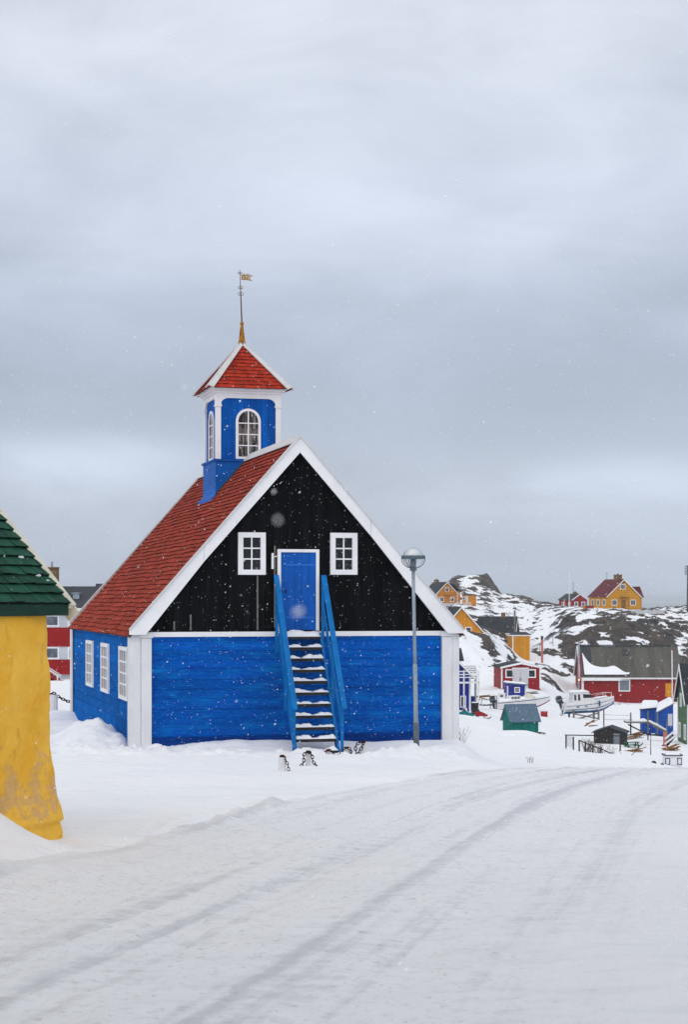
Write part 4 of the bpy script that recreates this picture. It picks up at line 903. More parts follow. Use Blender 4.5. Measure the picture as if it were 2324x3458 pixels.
# ------------------------------------------------------------------ yellow stone house, left foreground
def make_yellow_house():
    PH = R(68); Y = 16.0; zb = Hp(-2.5, 16) - .02; r = thing('plastered_stone_house', 'yellow plastered stone house with flared foot and green shake roof at the left edge', 'house', (-2.585, Y, zb), PH)
    hE = hz(2084, Y) - zb + .045; L, D = 6.0, 4.4
    # thick wall: outline walked round the rounded corners, profile flaring to the ground
    def ring(z, off):
        q = []; rr = .20
        pts = [(-L, 0), (0, 0), (0, D), (-L, D)]
        def arc(cx, cy, a0):
            for k in range(7): a = a0 + R(90)*k/6; q.append((cx + (rr)*math.cos(a), cy + rr*math.sin(a), math.cos(a), math.sin(a)))
        n = 60
        for k in range(n): q.append((-L+rr + (L-2*rr)*k/n, 0, 0, -1))
        arc(-rr, rr, R(-90))
        for k in range(1, 24): q.append((0, rr + (D-2*rr)*k/24, 1, 0))
        arc(-rr, D-rr, 0)
        for k in range(1, 12): q.append((-rr - (L-2*rr)*k/12, D, 0, 1))
        arc(-L+rr, D-rr, R(90))
        for k in range(1, 12): q.append((-L, D-rr - (D-2*rr)*k/12, -1, 0))
        arc(-L+rr, rr, R(180))
        return q
    zs = np.concatenate([np.linspace(-.4, .7, 46), np.linspace(.73, hE + .05, 40)])
    pz = [-.4, -.02, .03, .165, .185, .20, .225, .33, .37, .42, .52, .66, .82, 1.1, 1.5, 1.85, hE+.05]; po = [.11, .105, .10, .075, .065, .10, .105, .095, .08, .06, .040, .026, .018, .022, .034, .038, .0]
    b = ring(0, 0); n = len(b); A = np.array(b); V = []
    for z in zs:
        o = np.interp(z, pz, po)
        cr = np.exp(-((A[:, 0] + .0)**2 + A[:, 1]**2)/.9**2)             # the stepped foot is at the corner
        flat = np.interp(z, [-.4, .3, .6, 1.2], [.11, .09, .04, .015])
        o = o*cr + flat*(1-cr)
        s = A[:, 0] - A[:, 1]
        no = .075*fbm(s*1.1, np.full(n, z*1.1), 91, 4) + .022*fbm(s*7, np.full(n, z*7), 95, 3)
        off = o + no
        V.append(np.stack([A[:, 0] + A[:, 2]*off, A[:, 1] + A[:, 3]*off, np.full(n, z)], 1))
    V = np.concatenate(V); F = []
    for j in range(len(zs)-1):
        for i in range(n): F.append((j*n+i, j*n+(i+1) % n, (j+1)*n+(i+1) % n, (j+1)*n+i))
    o = arr_mesh('wall', V, F, M['yellow_plaster']); o.parent = r
    # roof
    P_ = R(48); ov = .05; rise = math.tan(P_); e0 = Vector((.24, -ov, hE + .10)); S = (D/2 + ov)/math.cos(P_); ap = hE + .10 + (D/2 + ov)*rise
    m = MB()
    m.prism([(.08, -ov, hE+.085), (.08, D/2, ap-.02), (.08, D+ov, hE+.085), (.08, D+ov, hE-.02), (.08, D/2, ap-.17), (.08, -ov, hE-.02)], (-L-.4, 0, 0)); ro = m.build('roof', M['dark_wood'], r)
    shingles('roof_shakes', ro, M['green_shake'], (-L-.2, -ov-.03, hE+.08), (1, 0, 0), (0, math.cos(P_), math.sin(P_)), L+.28, S, 30, .115, 8, butt=.026, wav=.003, end=M['shake_shade'])
    shingles('roof_shakes', ro, M['green_shake'], (.08, D+ov+.03, hE+.08), (-1, 0, 0), (0, -math.cos(P_), math.sin(P_)), L+.28, S, 30, .115, 9, butt=.026, wav=.003, end=M['shake_shade'])
    m = MB(); m.box(-L-.2, .07, -ov-.03, -ov+.0, hE-.03, hE+.075); m.build('fascia', M['green_fascia'], r, bevel=.006)
    m = MB(); m.box(-L-.2, .08, -ov, -.02, hE-.025, hE-.005); m.build('soffit', M['brown_wood'], r)
    for s in (0, 1):
        yy = -ov-.035 if s == 0 else D+ov+.035; f = 1 if s == 0 else -1
        a = Vector((.115, yy, hE+.05)); t = Vector((.115, D/2, hE+.05 + (D/2+ov+.035)*rise)); m = MB(); d = (t-a).normalized()
        m.bar(a, t, .10, .055, Vector((0, -d.z*f, abs(d.y))).normalized()); m.bar(a + Vector((.04, 0, -.085)), t + Vector((.04, 0, -.085)), .03, .13, Vector((0, -d.z*f, abs(d.y))).normalized()); m.build('verge_board', M['cream'], r)
    rs = random.Random(4)
    for k, (xx, s) in enumerate(((-.15, .52), (-.10, .30), (-.02, .22), (-.9, .85))):
        p = Vector((xx, -ov + s*math.cos(P_), hE + .10 + s*math.sin(P_))); m = MB()
        u = Vector((1, 0, 0)); v = Vector((0, math.cos(P_), math.sin(P_))); nn = Vector((0, -math.sin(P_), math.cos(P_))); pts = []
        m.lathe([(.05, 0), (.045, .012), (.025, .02)], 9); m.v = [tuple(p + u*x_*1.0 + v*y_*.45 + nn*(z_+.01)) for x_, y_, z_ in m.v]; m.build('snow', M['snow'], r, True)

def make_rest(): pass
# ------------------------------------------------------------------ houses in the valley and on the hill
def house(name, label, px, Y, w, d, hw, rp, alpha, wall, roof, trim=None, z=None, wins=(), chim=None, ov=.22, th_=.14, group=None, cat='house', corner=True, gab=True, found=3.0, base=None):
    """gable front at y=0 (local), ridge runs back; rp = ridge height above the eaves"""
    x = at(px, Y); z = Hp(x, Y) if z is None else z
    r = thing(name, label, cat, (x, Y, z), alpha, group); T = trim or M['white']
    m = MB(); m.prism([(-w/2, 0, -found), (w/2, 0, -found), (w/2, 0, hw), (0, 0, hw+rp), (-w/2, 0, hw)], (0, d, 0)); m.build('wall', wall, r)
    if base is not None:
        m = MB(); m.box(-w/2-.06, w/2+.06, -.06, d+.06, -found, base); m.build('foundation', M['concrete'], r)
    t = rp/(w/2); e = ov*1.2; m = MB()
    m.prism([(-w/2-e, -ov, hw-e*t), (0, -ov, hw+rp), (w/2+e, -ov, hw-e*t), (w/2+e, -ov, hw-e*t+th_), (0, -ov, hw+rp+th_), (-w/2-e, -ov, hw-e*t+th_)], (0, d+2*ov, 0)); ro = m.build('roof', roof, r)
    if gab:
        for yy in (-ov-.05, d+ov):
            for s in (-1, 1):
                m = MB(); m.prism([(s*(w/2+e), yy, hw-e*t-.10), (0, yy, hw+rp-.12), (0, yy, hw+rp+th_-.02), (s*(w/2+e), yy, hw-e*t+th_-.02)], (0, .05, 0)); m.build('verge_board', T, r)
    if corner:
        for sx in (-1, 1):
            m = MB(); c = sx*w/2; m.box(min(c-sx*.12, c+sx*.03), max(c-sx*.12, c+sx*.03), -.03, .12, -.1, hw-.05); m.build('corner_board', T, r)
    for wd in wins:
        f, u, zz, ww, wh, nc, nr = wd[:7]; g = wd[7] if len(wd) > 7 else M['pane']
        O = {'F': Vector((u, 0, zz)), 'L': Vector((-w/2, u, zz)), 'R': Vector((w/2, u, zz)), 'B': Vector((u, d, zz))}[f]
        window(r, O, f, ww, wh, min(.13, ww*.16), nc, nr, T, g, .06, .05)
    if chim:
        cx_, cy_, cw, chh = chim; m = MB(); m.box(cx_-cw/2, cx_+cw/2, cy_-cw/2, cy_+cw/2, hw+rp*.5, hw+rp+chh); m.box(cx_-cw/2-.06, cx_+cw/2+.06, cy_-cw/2-.06, cy_+cw/2+.06, hw+rp+chh-.15, hw+rp+chh); m.box(cx_-.12, cx_+.12, cy_-.12, cy_+.12, hw+rp+chh, hw+rp+chh+.25); m.build('chimney', M['brick'], ro)
    return r
def sbox(name, label, cat, px, Y, rz=0, z=None, group=None):
    x = at(px, Y); return thing(name, label, cat, (x, Y, Hp(x, Y) if z is None else z), rz, group)

def make_apartments():
    Y = 155; x = at(150, Y); z = -5.15; r = thing('apartment_building', 'long red and pale grey apartment block with dark roof behind the yellow house', 'building', (x, Y, z), R(2))
    px = lambda p: (p - 150)/6000*Y
    zz = lambda y: hz(y, Y) - z
    x0, x1, dep = px(-500), px(700), 9
    m = MB(); m.box(x0, x1, .3, dep, -3, zz(2277)); m.build('foundation', M['concrete'], r)
    m = MB()
    m.box(x0, x1, .15, dep, zz(2277), zz(2058)); m.build('wall', M['grey_panel'], r)
    for a, b, t in ((2277, 2227, .06), (2183, 2119, .06), (2075, 2066, .02)):
        m = MB(); m.box(x0, x1, t, .149, zz(a), zz(b)); m.build('facade_band', M['red_block'], r)
    m = MB(); h0, h1 = zz(2058), zz(1984)
    m.prism([(x0-.3, -.5, h0-.05), (x0-.3, dep/2, h1), (x0-.3, dep+.5, h0-.05), (x0-.3, dep+.5, h0+.12), (x0-.3, dep/2, h1+.15), (x0-.3, -.5, h0+.12)], (x1-x0+.6, 0, 0)); ro = m.build('roof', M['slate2'], r)
    m = MB(); m.prism([(px(305), 1.5, h0+.6), (px(305), dep/2, zz(1969)), (px(305), 8, h0+.6)], (px(700)-px(305), 0, 0)); m.build('raised_roof', M['slate2'], r)
    m = MB(); m.box(x0, x1, -.62, -.52, h0-.12, h0+.12); m.build('gutter', M['white'], r)
    m = MB(); a = px(238); m.box(a, a+.55, 1.6, 2.2, zz(2025), zz(2003)); m.box(a-.1, a+.65, 1.5, 2.3, zz(2003), zz(2000)); m.build('roof_vent', M['galv'], ro)
    m = MB(); m.box(px(143), px(182), 2.2, 3.6, zz(1985), zz(1916)); m.box(px(142)-.05, px(182)+.05, 2.1, 3.7, zz(1916), zz(1913)); ck = m.build('chimney', M['brick'], ro)
    m = MB(); m.tube([(px(161), 2.9, zz(1914)), (px(161), 2.9, zz(1894))], .09, 8); m.build('flue_pipe', M['galv'], ck)
    for p in (-310, -190, -70, 52, 173, 254, 330, 410, 530):
        for (a, b) in ((2076, 2116), (2184, 2226)):
            w_ = 1.35; window(r, Vector((px(p), .15, (zz(a)+zz(b))/2)), 'F', w_, (zz(a)-zz(b)), .14, 1, 1, M['white'], M['pane_blue'], .05)
    # outside steps with red and white rails
    s = sbox('entrance_steps', 'red outside steps with pale handrails in front of the apartment block', 'steps', 158, 140, 0, Hp(at(158, 140), 140))
    m = MB()
    for k in range(6): m.box(-.2 + k*.28 - 1.2, 1.0 - 1.2 + k*.28, -.6, .6, -.5, 1.0 - k*.18)
    m.build('step', M['red_plain'], s)
    for yy in (-.62, .62):
        m = MB(); m.bar((-1.2, yy, 1.85), (1.05, yy, .45), .09, .09); m.bar((.95, yy, -.3), (.95, yy, .5), .08, .08); m.build('handrail', M['white_weathered'], s)

def make_houses():
    # far up the left hill
    h = house('wooden_house', 'ochre house with dark roof and a first-floor balcony, high on the rocky hill', 1510, 430, 5.6, 8.5, 2.6, 2.75, R(20), M['ochre'], M['slate'], wins=[('F', 0, 3.6, 1.0, 1.1, 2, 1), ('F', -1.35, 1.25, 1.05, 1.15, 2, 1), ('F', 1.35, 1.25, 1.05, 1.15, 2, 1), ('L', 3, 1.3, 1, 1.1, 2, 1)], chim=(0, 6.5, .9, .7), z=hz(2041, 430), base=.35)
    m = MB(); m.box(-.9, .9, -.9, -.02, 2.35, 2.5); m.box(-.9, .9, -.92, -.85, 2.5, 3.1); m.build('balcony', M['ochre'], h)
    m = MB(); m.box(2.82, 4.2, 1.6, 6, -2, 3.2); wg = m.build('side_wing', M['ochre'], h)
    m = MB(); m.prism([(2.3, 1.4, 4.9), (4.5, 1.4, 3.0), (4.5, 1.4, 3.15), (2.3, 1.4, 5.05)], (0, 4.8, 0)); m.build('wing_roof', M['slate'], wg)
    s = sbox('garden_shed', 'small ochre flat-roofed shed beside the ochre hill house', 'shed', 1584, 425, R(-6), hz(2036, 425))
    m = MB(); m.box(-1.65, 1.65, 0, 3, -2, 1.85); m.build('wall', M['ochre'], s)
    m = MB(); m.box(-1.75, 1.75, -.12, 3.1, 1.85, 1.98); m.build('roof', M['slate'], s)
    window(s, Vector((-1.2, 0, 1.1)), 'F', .6, .75, .1, 1, 1, M['white'], M['pane'], .04)
    m = MB(); m.box(-.75, -.2, -.04, -.005, .0, 1.7); m.build('door', M['grey_door'], s)
    f = sbox('deck_railing', 'white slatted deck railing below the small ochre shed', 'railing', 1566, 408, 0, hz(2049, 408))
    for k in range(11):
        m = MB(); m.box(-1.7 + k*.34, -1.63 + k*.34, -.04, .04, -1.5 + .0, .95); m.build('post', M['white'], f)
    for zz in (.3, .88):
        m = MB(); m.box(-1.7, 1.8, -.055, -.041, zz, zz+.08); m.build('rail', M['white'], f)
    m = MB(); m.box(-1.75, 1.85, .05, 1.6, -.05, .05); m.build('deck', M['wood'], f)
    m = MB(); m.bar((-1.7, -.06, .9), (-2.9, -.06, -.3), .07, .09); m.build('stair_rail', M['white'], f)
    # the orange gable just past the church eave
    house('wooden_house', 'bright orange gabled house with a single purple-curtained window', 1558, 252, 6.2, 8, 2.4, 3.35, R(12), M['orange'], M['slate'], z=hz(2188, 252), wins=[('F', 1.05, 2.35, .95, 1.28, 1, 1, M['pane_purple'])], corner=False)
    # long dark roof
    h = sbox('wooden_house', 'low house with broad dark roof and small chimney beside the yellow box shed', 'house', 1675, 283, R(-12), hz(2160, 283))
    L, D = 5.6, 5.2; z0, z1 = 1.2, 3.55; m = MB()
    m.prism([(-L/2, .4, -3), (-L/2, .4, z0), (-L/2, D/2+.2, z1-.1), (-L/2, D, z0), (-L/2, D, -3)], (L, 0, 0)); m.build('wall', M['ochre2'], h)
    m = MB(); m.prism([(L/2+.003, .4, -3), (L/2+.003, .4, z0), (L/2+.003, D/2+.2, z1-.1), (L/2+.003, D, z0), (L/2+.003, D, -3)], (.05, 0, 0)); o = m.build('end_wall', M['red'], h); o['label'] = 'red boarded gable end'
    m = MB(); m.prism([(-L/2-.4, -.1, z0-.25), (-L/2-.4, D/2+.2, z1), (-L/2-.4, D+.3, z0-.25), (-L/2-.4, D+.3, z0-.1), (-L/2-.4, D/2+.2, z1+.16), (-L/2-.4, -.1, z0-.1)], (L+.8, 0, 0)); ro = m.build('roof', M['slate'], h)
    m = MB(); m.prism([(L/2+.41, -.15, z0-.3), (L/2+.41, D/2+.2, z1-.02), (L/2+.41, D/2+.2, z1+.2), (L/2+.41, -.15, z0-.08)], (.06, 0, 0)); m.build('verge_board', M['white'], h)
    m = MB(); m.box(.55, 1.15, D/2-.1, D/2+.5, z1-.3, z1+.75); m.box(.5, 1.2, D/2-.15, D/2+.55, z1+.6, z1+.68); m.build('chimney', M['brick'], ro)
    m = MB(); m.box(-L/2-.2, L/2, -.14, -.11, z0-.28, z0-.16); m.build('gutter', M['white'], h)
    p = sbox('mast_pole', 'plain grey-brown pole rising behind the dark roofed house', 'pole', 1739, 279, 0, hz(2170, 279)); m = MB(); m.tube([(0, 0, -2), (0, 0, hz(2062, 279) - hz(2170, 279))], .14, 10); m.tube([(0,0,hz(2062, 279) - hz(2170, 279)),(0,0,hz(2061, 279) - hz(2170, 279))],.17,10); m.build('pole', M['wood'], p)
    # yellow flat-roofed shed
    s = sbox('garden_shed', 'yellow-orange box shed with white corner boards and flat dark roof on the slope', 'shed', 1762, 262, R(9), hz(2206, 262))
    w, d, hh = 2.75, 3.0, 2.55; m = MB(); m.box(-w/2, w/2, 0, d, -3, hh); m.build('wall', M['orange'], s)
    m = MB(); m.box(-w/2-.12, w/2+.12, -.12, d+.1, hh, hh+.17); m.build('fascia', M['white'], s)
    m = MB(); m.prism([(-w/2-.08, -.08, hh+.172), (w/2+.08, -.08, hh+.172), (w/2+.08, d, hh+.52), (-w/2-.08, d, hh+.52)], (0, 0, .06)); m.build('roof', M['slate'], s)
    for x in (-w/2-.03, w/2-.13): m = MB(); m.box(x, x+.16, -.035, -.002, -1, hh); m.build('corner_board', M['white'], s)
    # golden house and red cottage on the right-hand ridge
    h = house('wooden_house', 'golden ochre house with maroon roof and brick chimney, alone on the right-hand ridge', 2107, 380, 8.0, 8.2, 2.9, 3.55, R(20), M['ochre2'], M['maroon'], z=hz(2059, 380), wins=[('F', -.25, 4.9, 1.25, 1.1, 3, 1), ('F', -2.25, 1.55, 1.3, 1.25, 3, 1), ('F', 2.25, 1.55, 1.3, 1.25, 3, 1), ('L', 1.3, 1.55, 1.2, 1.3, 2, 1), ('L', 3.9, 1.55, 1.2, 1.3, 2, 1), ('L', 6.5, 1.55, 1.2, 1.3, 2, 1)], chim=(0, 2.6, 1.3, 1.1), corner=False, base=.1)
    m = MB(); m.box(-.25-.32, -.25+.32, -.07, -.004, 5.72, 6.1); m.build('attic_vent', M['slate'], h)
    m = MB(); m.box(-1.0, .9, -.75, -.02, 2.6, 2.75); m.bar((-.85, -.7, -.4), (-.85, -.7, 2.6), .1, .1); m.bar((.75, -.7, -.4), (.75, -.7, 2.6), .1, .1); m.build('porch_canopy', M['brown_wood'], h)
    m = MB(); m.box(-.55, .45, -.05, -.004, 0, 2.1); m.build('door', M['brown_wood'], h)
    m = MB(); m.box(4.02, 5.6, 2.2, 6.6, -2, 2.9); wg = m.build('side_wing', M['ochre2'], h)
    m = MB(); m.prism([(3.2, 1.9, 5.0), (5.0, 1.9, 5.0), (5.95, 1.9, 2.75), (5.95, 1.9, 2.6), (3.2, 1.9, 2.6)], (0, 5.0, 0)); m.build('wing_roof', M['maroon'], wg)
    m = MB(); m.tube([(0, 7.5, 6.4), (0, 7.5, 8.1)], .05, 6); m.bar((-.3, 7.5, 7.9), (.3, 7.5, 7.9), .05, .05); m.build('aerial', M['galv_dark'], h)
    h = house('wooden_house', 'little dark red cottage with dark roof, left of the golden ridge house', 1958, 418, 4.0, 6.0, 2.2, 1.25, R(24), M['red'], M['slate2'], z=hz(2056, 418), wins=[('F', -.95, 1.15, 1.05, 1.1, 1, 1, M['pane_blue']), ('F', 1.0, 1.15, 1.05, 1.1, 1, 1, M['pane_blue']), ('L', 1.2, 1.15, .9, 1.0, 1, 1, M['pane_blue']), ('L', 4.2, 1.15, .9, 1.0, 1, 1, M['pane_blue'])], chim=(0, 2.0, .7, .5), corner=False)
    m = MB(); m.tube([(-.4, 2.2, 3.4), (-.4, 2.2, 6.3)], .06, 6); m.bar((-.7, 2.2, 6.2), (-.2, 2.2, 6.2), .06, .06); m.build('aerial', M['galv_dark'], h)
    w = sbox('garden_wall', 'long pale concrete wall below the golden ridge house', 'wall', 2083, 362, 0, hz(2078, 362)); xa, xb = at(1922, 362)-at(2083, 362), at(2244, 362)-at(2083, 362)
    m = MB(); m.prism([(xa, 0, -2), (xb, 0, -2), (xb, 0, 1.05), ((xa+xb)/2, 0, 1.0), (at(1980, 362)-at(2083, 362), 0, .9), (at(1979, 362)-at(2083, 362), 0, .35), (xa, 0, .25)], (0, .35, 0)); m.build('wall', M['concrete'], w)
    for k in range(7): m = MB(); x = -4 + k*2.1; m.box(x, x+.3, -.05, -.002, -1.5, 1.18); m.build('pier', M['concrete'], w)
    m = MB(); m.box(at(2216, 362)-at(2083, 362), at(2246, 362)-at(2083, 362), -.06, -.003, -.1, .35); m.build('planter', M['brown_wood'], w)
    p = sbox('flagpole', 'tall white flagpole in front of the red ridge cottage', 'pole', 1923, 395, 0, hz(2052, 395)); m = MB(); m.tube([(0, 0, -1), (0, 0, 3), (0, 0, hz(1930, 395)-hz(2052, 395))], [.085, .075, .03], 8); m.lathe([(.05, hz(1930, 395)-hz(2052, 395)), (.05, hz(1930, 395)-hz(2052, 395)+.08)], 8); m.build('pole', M['white'], p)
    p = sbox('white_post', 'short white post left of the flagpole', 'post', 1906, 392, 0, hz(2050, 392)); m = MB(); m.tube([(0, 0, -1), (0, 0, 1.7)], .05, 8); m.tube([(0, 0, 1.7), (0, 0, 1.76)], .07, 8); m.build('post', M['white'], p)
    s = sbox('slide', 'small red lean-to beside the garden wall of the golden house', 'shed', 1990, 372, R(10), hz(2061, 372)); s.name = 'lean_to'
    m = MB(); m.prism([(-1.0, 0, -1), (1.0, 0, -1), (1.0, 0, .95), (-1.0, 0, .75)], (0, 1.2, 0)); m.build('wall', M['red_plain'], s); m = MB(); m.prism([(-1.15, -.15, .76), (1.15, -.15, .98), (1.15, -.15, 1.08), (-1.15, -.15, .86)], (0, 1.5, 0)); m.build('roof', M['maroon'], s)
    s = sbox('stone_pillar', 'ochre gate pillar at the left end of the garden wall', 'pillar', 1973, 360, 0, hz(2066, 360)); m = MB(); m.box(-.2, .2, -.2, .2, -1, .95); m.lathe([(.2, .95), (.22, 1.1), (.12, 1.3), (.0, 1.36)], 10); m.build('pillar', M['ochre'], s)
    # floodlight mast at the right edge
    Y = 440; r = sbox('floodlight_mast', 'dark lattice floodlight mast at the right edge', 'mast', 2327, Y, 0, hz(2095, Y)); hh = hz(1909, Y) - hz(2095, Y); m = MB()
    for sx in (-.45, .45):
        for sy in (-.45, .45): m.bar((sx, sy, -2), (sx*.6, sy*.6, hh), .13, .13)
    for k in range(22):
        z = hh*k/22; s = -1 if k % 2 else 1; q = .45*(1-.4*k/22)
        m.bar((-q*s, -q, z), (q*s, -q, z + hh/22), .07, .07); m.bar((-q, -q*s, z), (-q, q*s, z + hh/22), .07, .07)
    m.build('lattice', M['dark_iron'], r)
    m = MB()
    for zz in range(5): m.bar((-1.15, -.5, hh - .3 - zz*.46), (1.15, -.5, hh - .3 - zz*.46), .07, .07)
    m.build('crossbars', M['dark_iron'], r)
    lampm = MB(); lampm.box(-.16, .16, -.12, .12, -.14, .14)
    first = None
    for zz in range(5):
        for xx in (-1.0, -.55, .55, 1.0):
            o = lampm.build('floodlight', M['galv_dark'], r) if first is None else bpy.data.objects.new('floodlight', first.data)
            if first is None: first = o
            else: C.objects.link(o); o.parent = r
            o.location = (xx, -.72, hh - .3 - zz*.46)
    # bare pink pipe with a cap; water pipe up the rocks
    p = sbox('chimney_pipe', 'pink standing pipe with a black cap in the snow below the rocks', 'pipe', 1831, 258, 0, hz(2208, 258)); t = hz(2147, 258)-hz(2208, 258); m = MB(); m.tube([(0, 0, -2), (0, 0, t-.5)], .17, 12); m.build('pipe', M['pink'], p); m = MB(); m.lathe([(.19, t-.5), (.19, t-.1), (.12, t)], 12); m.build('cap', M['motor'], p)
    pts = []
    for px, py, Y in ((1800, 2184, 262), (1845, 2160, 270), (1890, 2133, 280), (1940, 2107, 296), (1980, 2092, 310), (2030, 2085, 322), (2080, 2081, 330)): pts.append(Vector((at(px, Y), Y, hz(py, Y))))
    o0 = pts[0].copy(); r = thing('water_pipe', 'thin bluish pipe running up across the snowy rocks', 'pipe', o0); m = MB(); m.tube([q - o0 for q in pts], .085, 8); m.build('pipe', M['galv'], r)
    for k in range(len(pts)-1):
        q = (pts[k] + pts[k+1])/2 - o0; m = MB(); m.bar(q + Vector((0, .0, -1.6)), q, .08, .08); m.build('support', M['galv_dark'], r)

def make_valley():
    # dark roof and blue house peeping out behind the church corner
    h = house('wooden_house', 'blue house with white barge board and balcony, half hidden by the church corner', 1528, 150, 3.2, 6, 3.15, 1.6, R(14), M['navy'], M['slate'], wins=[('F', .95, .9, .5, 1.0, 1, 1)], z=hz(2405, 150), ov=.3)
    m = MB(); m.box(-1.6, 2.02, -1.2, -.05, 2.48, 2.6); bl = m.build('balcony', M['white_weathered'], h)
    for zz in (2.95, 3.2, 3.45): m = MB(); m.box(-1.6, 2.0, -1.19, -1.14, zz, zz+.08); m.build('rail', M['white_weathered'], bl)
    for x in (.6, 1.9): m = MB(); m.box(x, x+.1, -1.2, -1.1, -.3, 3.6); m.build('post', M['white_weathered'], bl)
    m = MB(); m.box(1.05, 1.3, -.04, -.01, .0, .35); m.build('pet_flap', M['white'], h)
    h = house('garden_shed', 'dark-roofed hut above the blue house, beside the church corner', 1550, 172, 2.6, 2.4, 1.9, .9, R(96), M['white_weathered'], M['slate'], z=hz(2290, 172), corner=False, cat='shed')
    a = sbox('carport', 'snow-dusted slatted lean-to roof on a thin post beside the blue house', 'carport', 1594, 158, 0, hz(2372, 158)); t1, t0 = hz(2253, 158)-hz(2372, 158), hz(2288, 158)-hz(2372, 158)
    m = MB(); m.prism([(-.75, 0, t0), (.45, 0, t0), (.45, 1.6, t1), (-.55, 1.6, t1)], (0, 0, .08)); ro = m.build('roof', M['wood'], a)
    for k in range(5): snow_patch('snow', ro, (-.7, .1+k*.3, t0 + .085 + (t1-t0)*(.1+k*.3)/1.6), (.42, .1+k*.3, t0 + .085 + (t1-t0)*(.1+k*.3)/1.6), (.42, .28+k*.3, t0 + .085 + (t1-t0)*(.28+k*.3)/1.6), (-.65, .28+k*.3, t0 + .085 + (t1-t0)*(.28+k*.3)/1.6), .05, k, 8, 3)
    m = MB(); m.bar((.38, .05, -.5), (.38, .05, t0), .08, .08); m.build('post', M['galv_dark'], a); m = MB(); m.bar((.38, 1.5, -.5), (.38, 1.5, t1), .08, .08); m.build('post', M['galv_dark'], a)
    for nm, lab, px, py, Y, w, hh, mt in (('waste_bin', 'navy blue waste bin by the blue house', 1591, 2386, 152, .55, .85, M['navy']), ('waste_bin', 'black waste bin with snowy lid beside the navy bin', 1604, 2400, 146, .52, .62, M['rubber'])):
        b = sbox(nm, lab, 'bin', px, Y, R(8), hz(py, Y)); m = MB(); m.add([(-w*.42, -w*.42, -.3), (w*.42, -w*.42, -.3), (w*.42, w*.42, -.3), (-w*.42, w*.42, -.3), (-w/2, -w/2, hh), (w/2, -w/2, hh), (w/2, w/2, hh), (-w/2, w/2, hh)], [(0,3,2,1), (4,5,6,7), (0,1,5,4), (1,2,6,5), (2,3,7,6), (3,0,4,7)]); m.build('body', mt, b)
        m = MB(); m.box(-w/2-.03, w/2+.03, -w/2-.03, w/2+.03, hh, hh+.06); m.build('lid', M['rubber'], b); snow_patch('snow', b, (-w/2, -w/2, hh+.06), (w/2, -w/2, hh+.06), (w/2, w/2, hh+.06), (-w/2, w/2, hh+.06), .05, 3, 6, 6)
    # snowmobiles
    for px, py, Y, mt, lab, rz in ((1556, 2426, 135, M['teal_cloth'], 'snowmobile under a teal cover beside the church corner', 8), (1604, 2426, 138, M['red_plain'], 'red and black snowmobile parked right of the teal covered one', -6)):
        s = sbox('snowmobile', lab, 'snowmobile', px, Y, R(rz), hz(py, Y), 'parked snowmobiles')
        m = MB(); m.prism([(-.85, -.2, .05), (.25, -.2, .05), (.35, -.2, .22), (-.8, -.2, .28), (-.95, -.2, .15)], (0, .4, 0)); m.build('track', M['rubber'], s)
        m = MB(); m.prism([(-.75, -.17, .30), (.05, -.17, .30), (.0, -.17, .52), (-.35, -.17, .46), (-.75, -.17, .50)], (0, .34, 0)); m.build('seat', M['teal_cloth'] if mt is M['teal_cloth'] else M['motor'], s, bevel=.03)
        m = MB(); m.prism([(.05, -.26, .24), (.95, -.26, .18), (1.02, -.26, .28), (.55, -.26, .52), (.2, -.26, .60), (.05, -.26, .5)], (0, .52, 0)); m.build('cowl', mt, s, bevel=.04)
        m = MB(); m.prism([(.18, -.2, .60), (.42, -.2, .56), (.22, -.2, .82)], (0, .4, 0)); m.build('windscreen', M['motor'], s)
        m = MB(); m.tube([(.05, -.34, .72), (.12, 0, .70), (.05, .34, .72)], .02, 6); m.build('handlebar', M['dark_iron'], s)
        for yy in (-.38, .38): m = MB(); m.bar((.3, yy, .03), (1.1, yy, .03), .12, .03); m.bar((1.1, yy, .03), (1.28, yy, .14), .12, .03); m.bar((.7, yy*.5, .25), (.72, yy, .05), .04, .04); m.build('ski', M['dark_iron'], s)
    # junk by the blue hut
    s = sbox('cargo_sledge', 'dark wire-framed sledge standing in the snow behind the outboard motor', 'sledge', 1645, 172, R(20), hz(2382, 172)); m = MB()
    for yy in (-.3, .3): m.tube([(-.9, yy, .15), (-.6, yy, .03), (.6, yy, .03), (.9, yy, .25), (.8, yy, .55)], .035, 6); m.tube([(-.8, yy, .10), (-.6, yy, .75), (.2, yy, .55)], .03, 6)
    for x in (-.6, -.2, .2, .6): m.bar((x, -.3, .10), (x, .3, .10), .08, .04)
    m.bar((-.6, -.3, .75), (-.6, .3, .75), .05, .05); m.build('frame', M['dark_iron'], s)
    s = sbox('work_table', 'snow-topped table on a dark leg behind the motor of the small boat', 'table', 1667, 176, 0, hz(2384, 176)); hh = hz(2348, 176) - hz(2384, 176)
    m = MB(); m.box(-.4, .4, -.3, .3, hh-.05, hh); tp = m.build('table_top', M['dark_wood'], s); snow_patch('snow', tp, (-.4, -.3, hh), (.4, -.3, hh), (.4, .3, hh), (-.4, .3, hh), .08, 5, 6, 6)
    for sx in (-.3, .3): m = MB(); m.bar((sx, 0, -.3), (sx, 0, hh-.05), .06, .06); m.build('leg', M['dark_iron'], s)
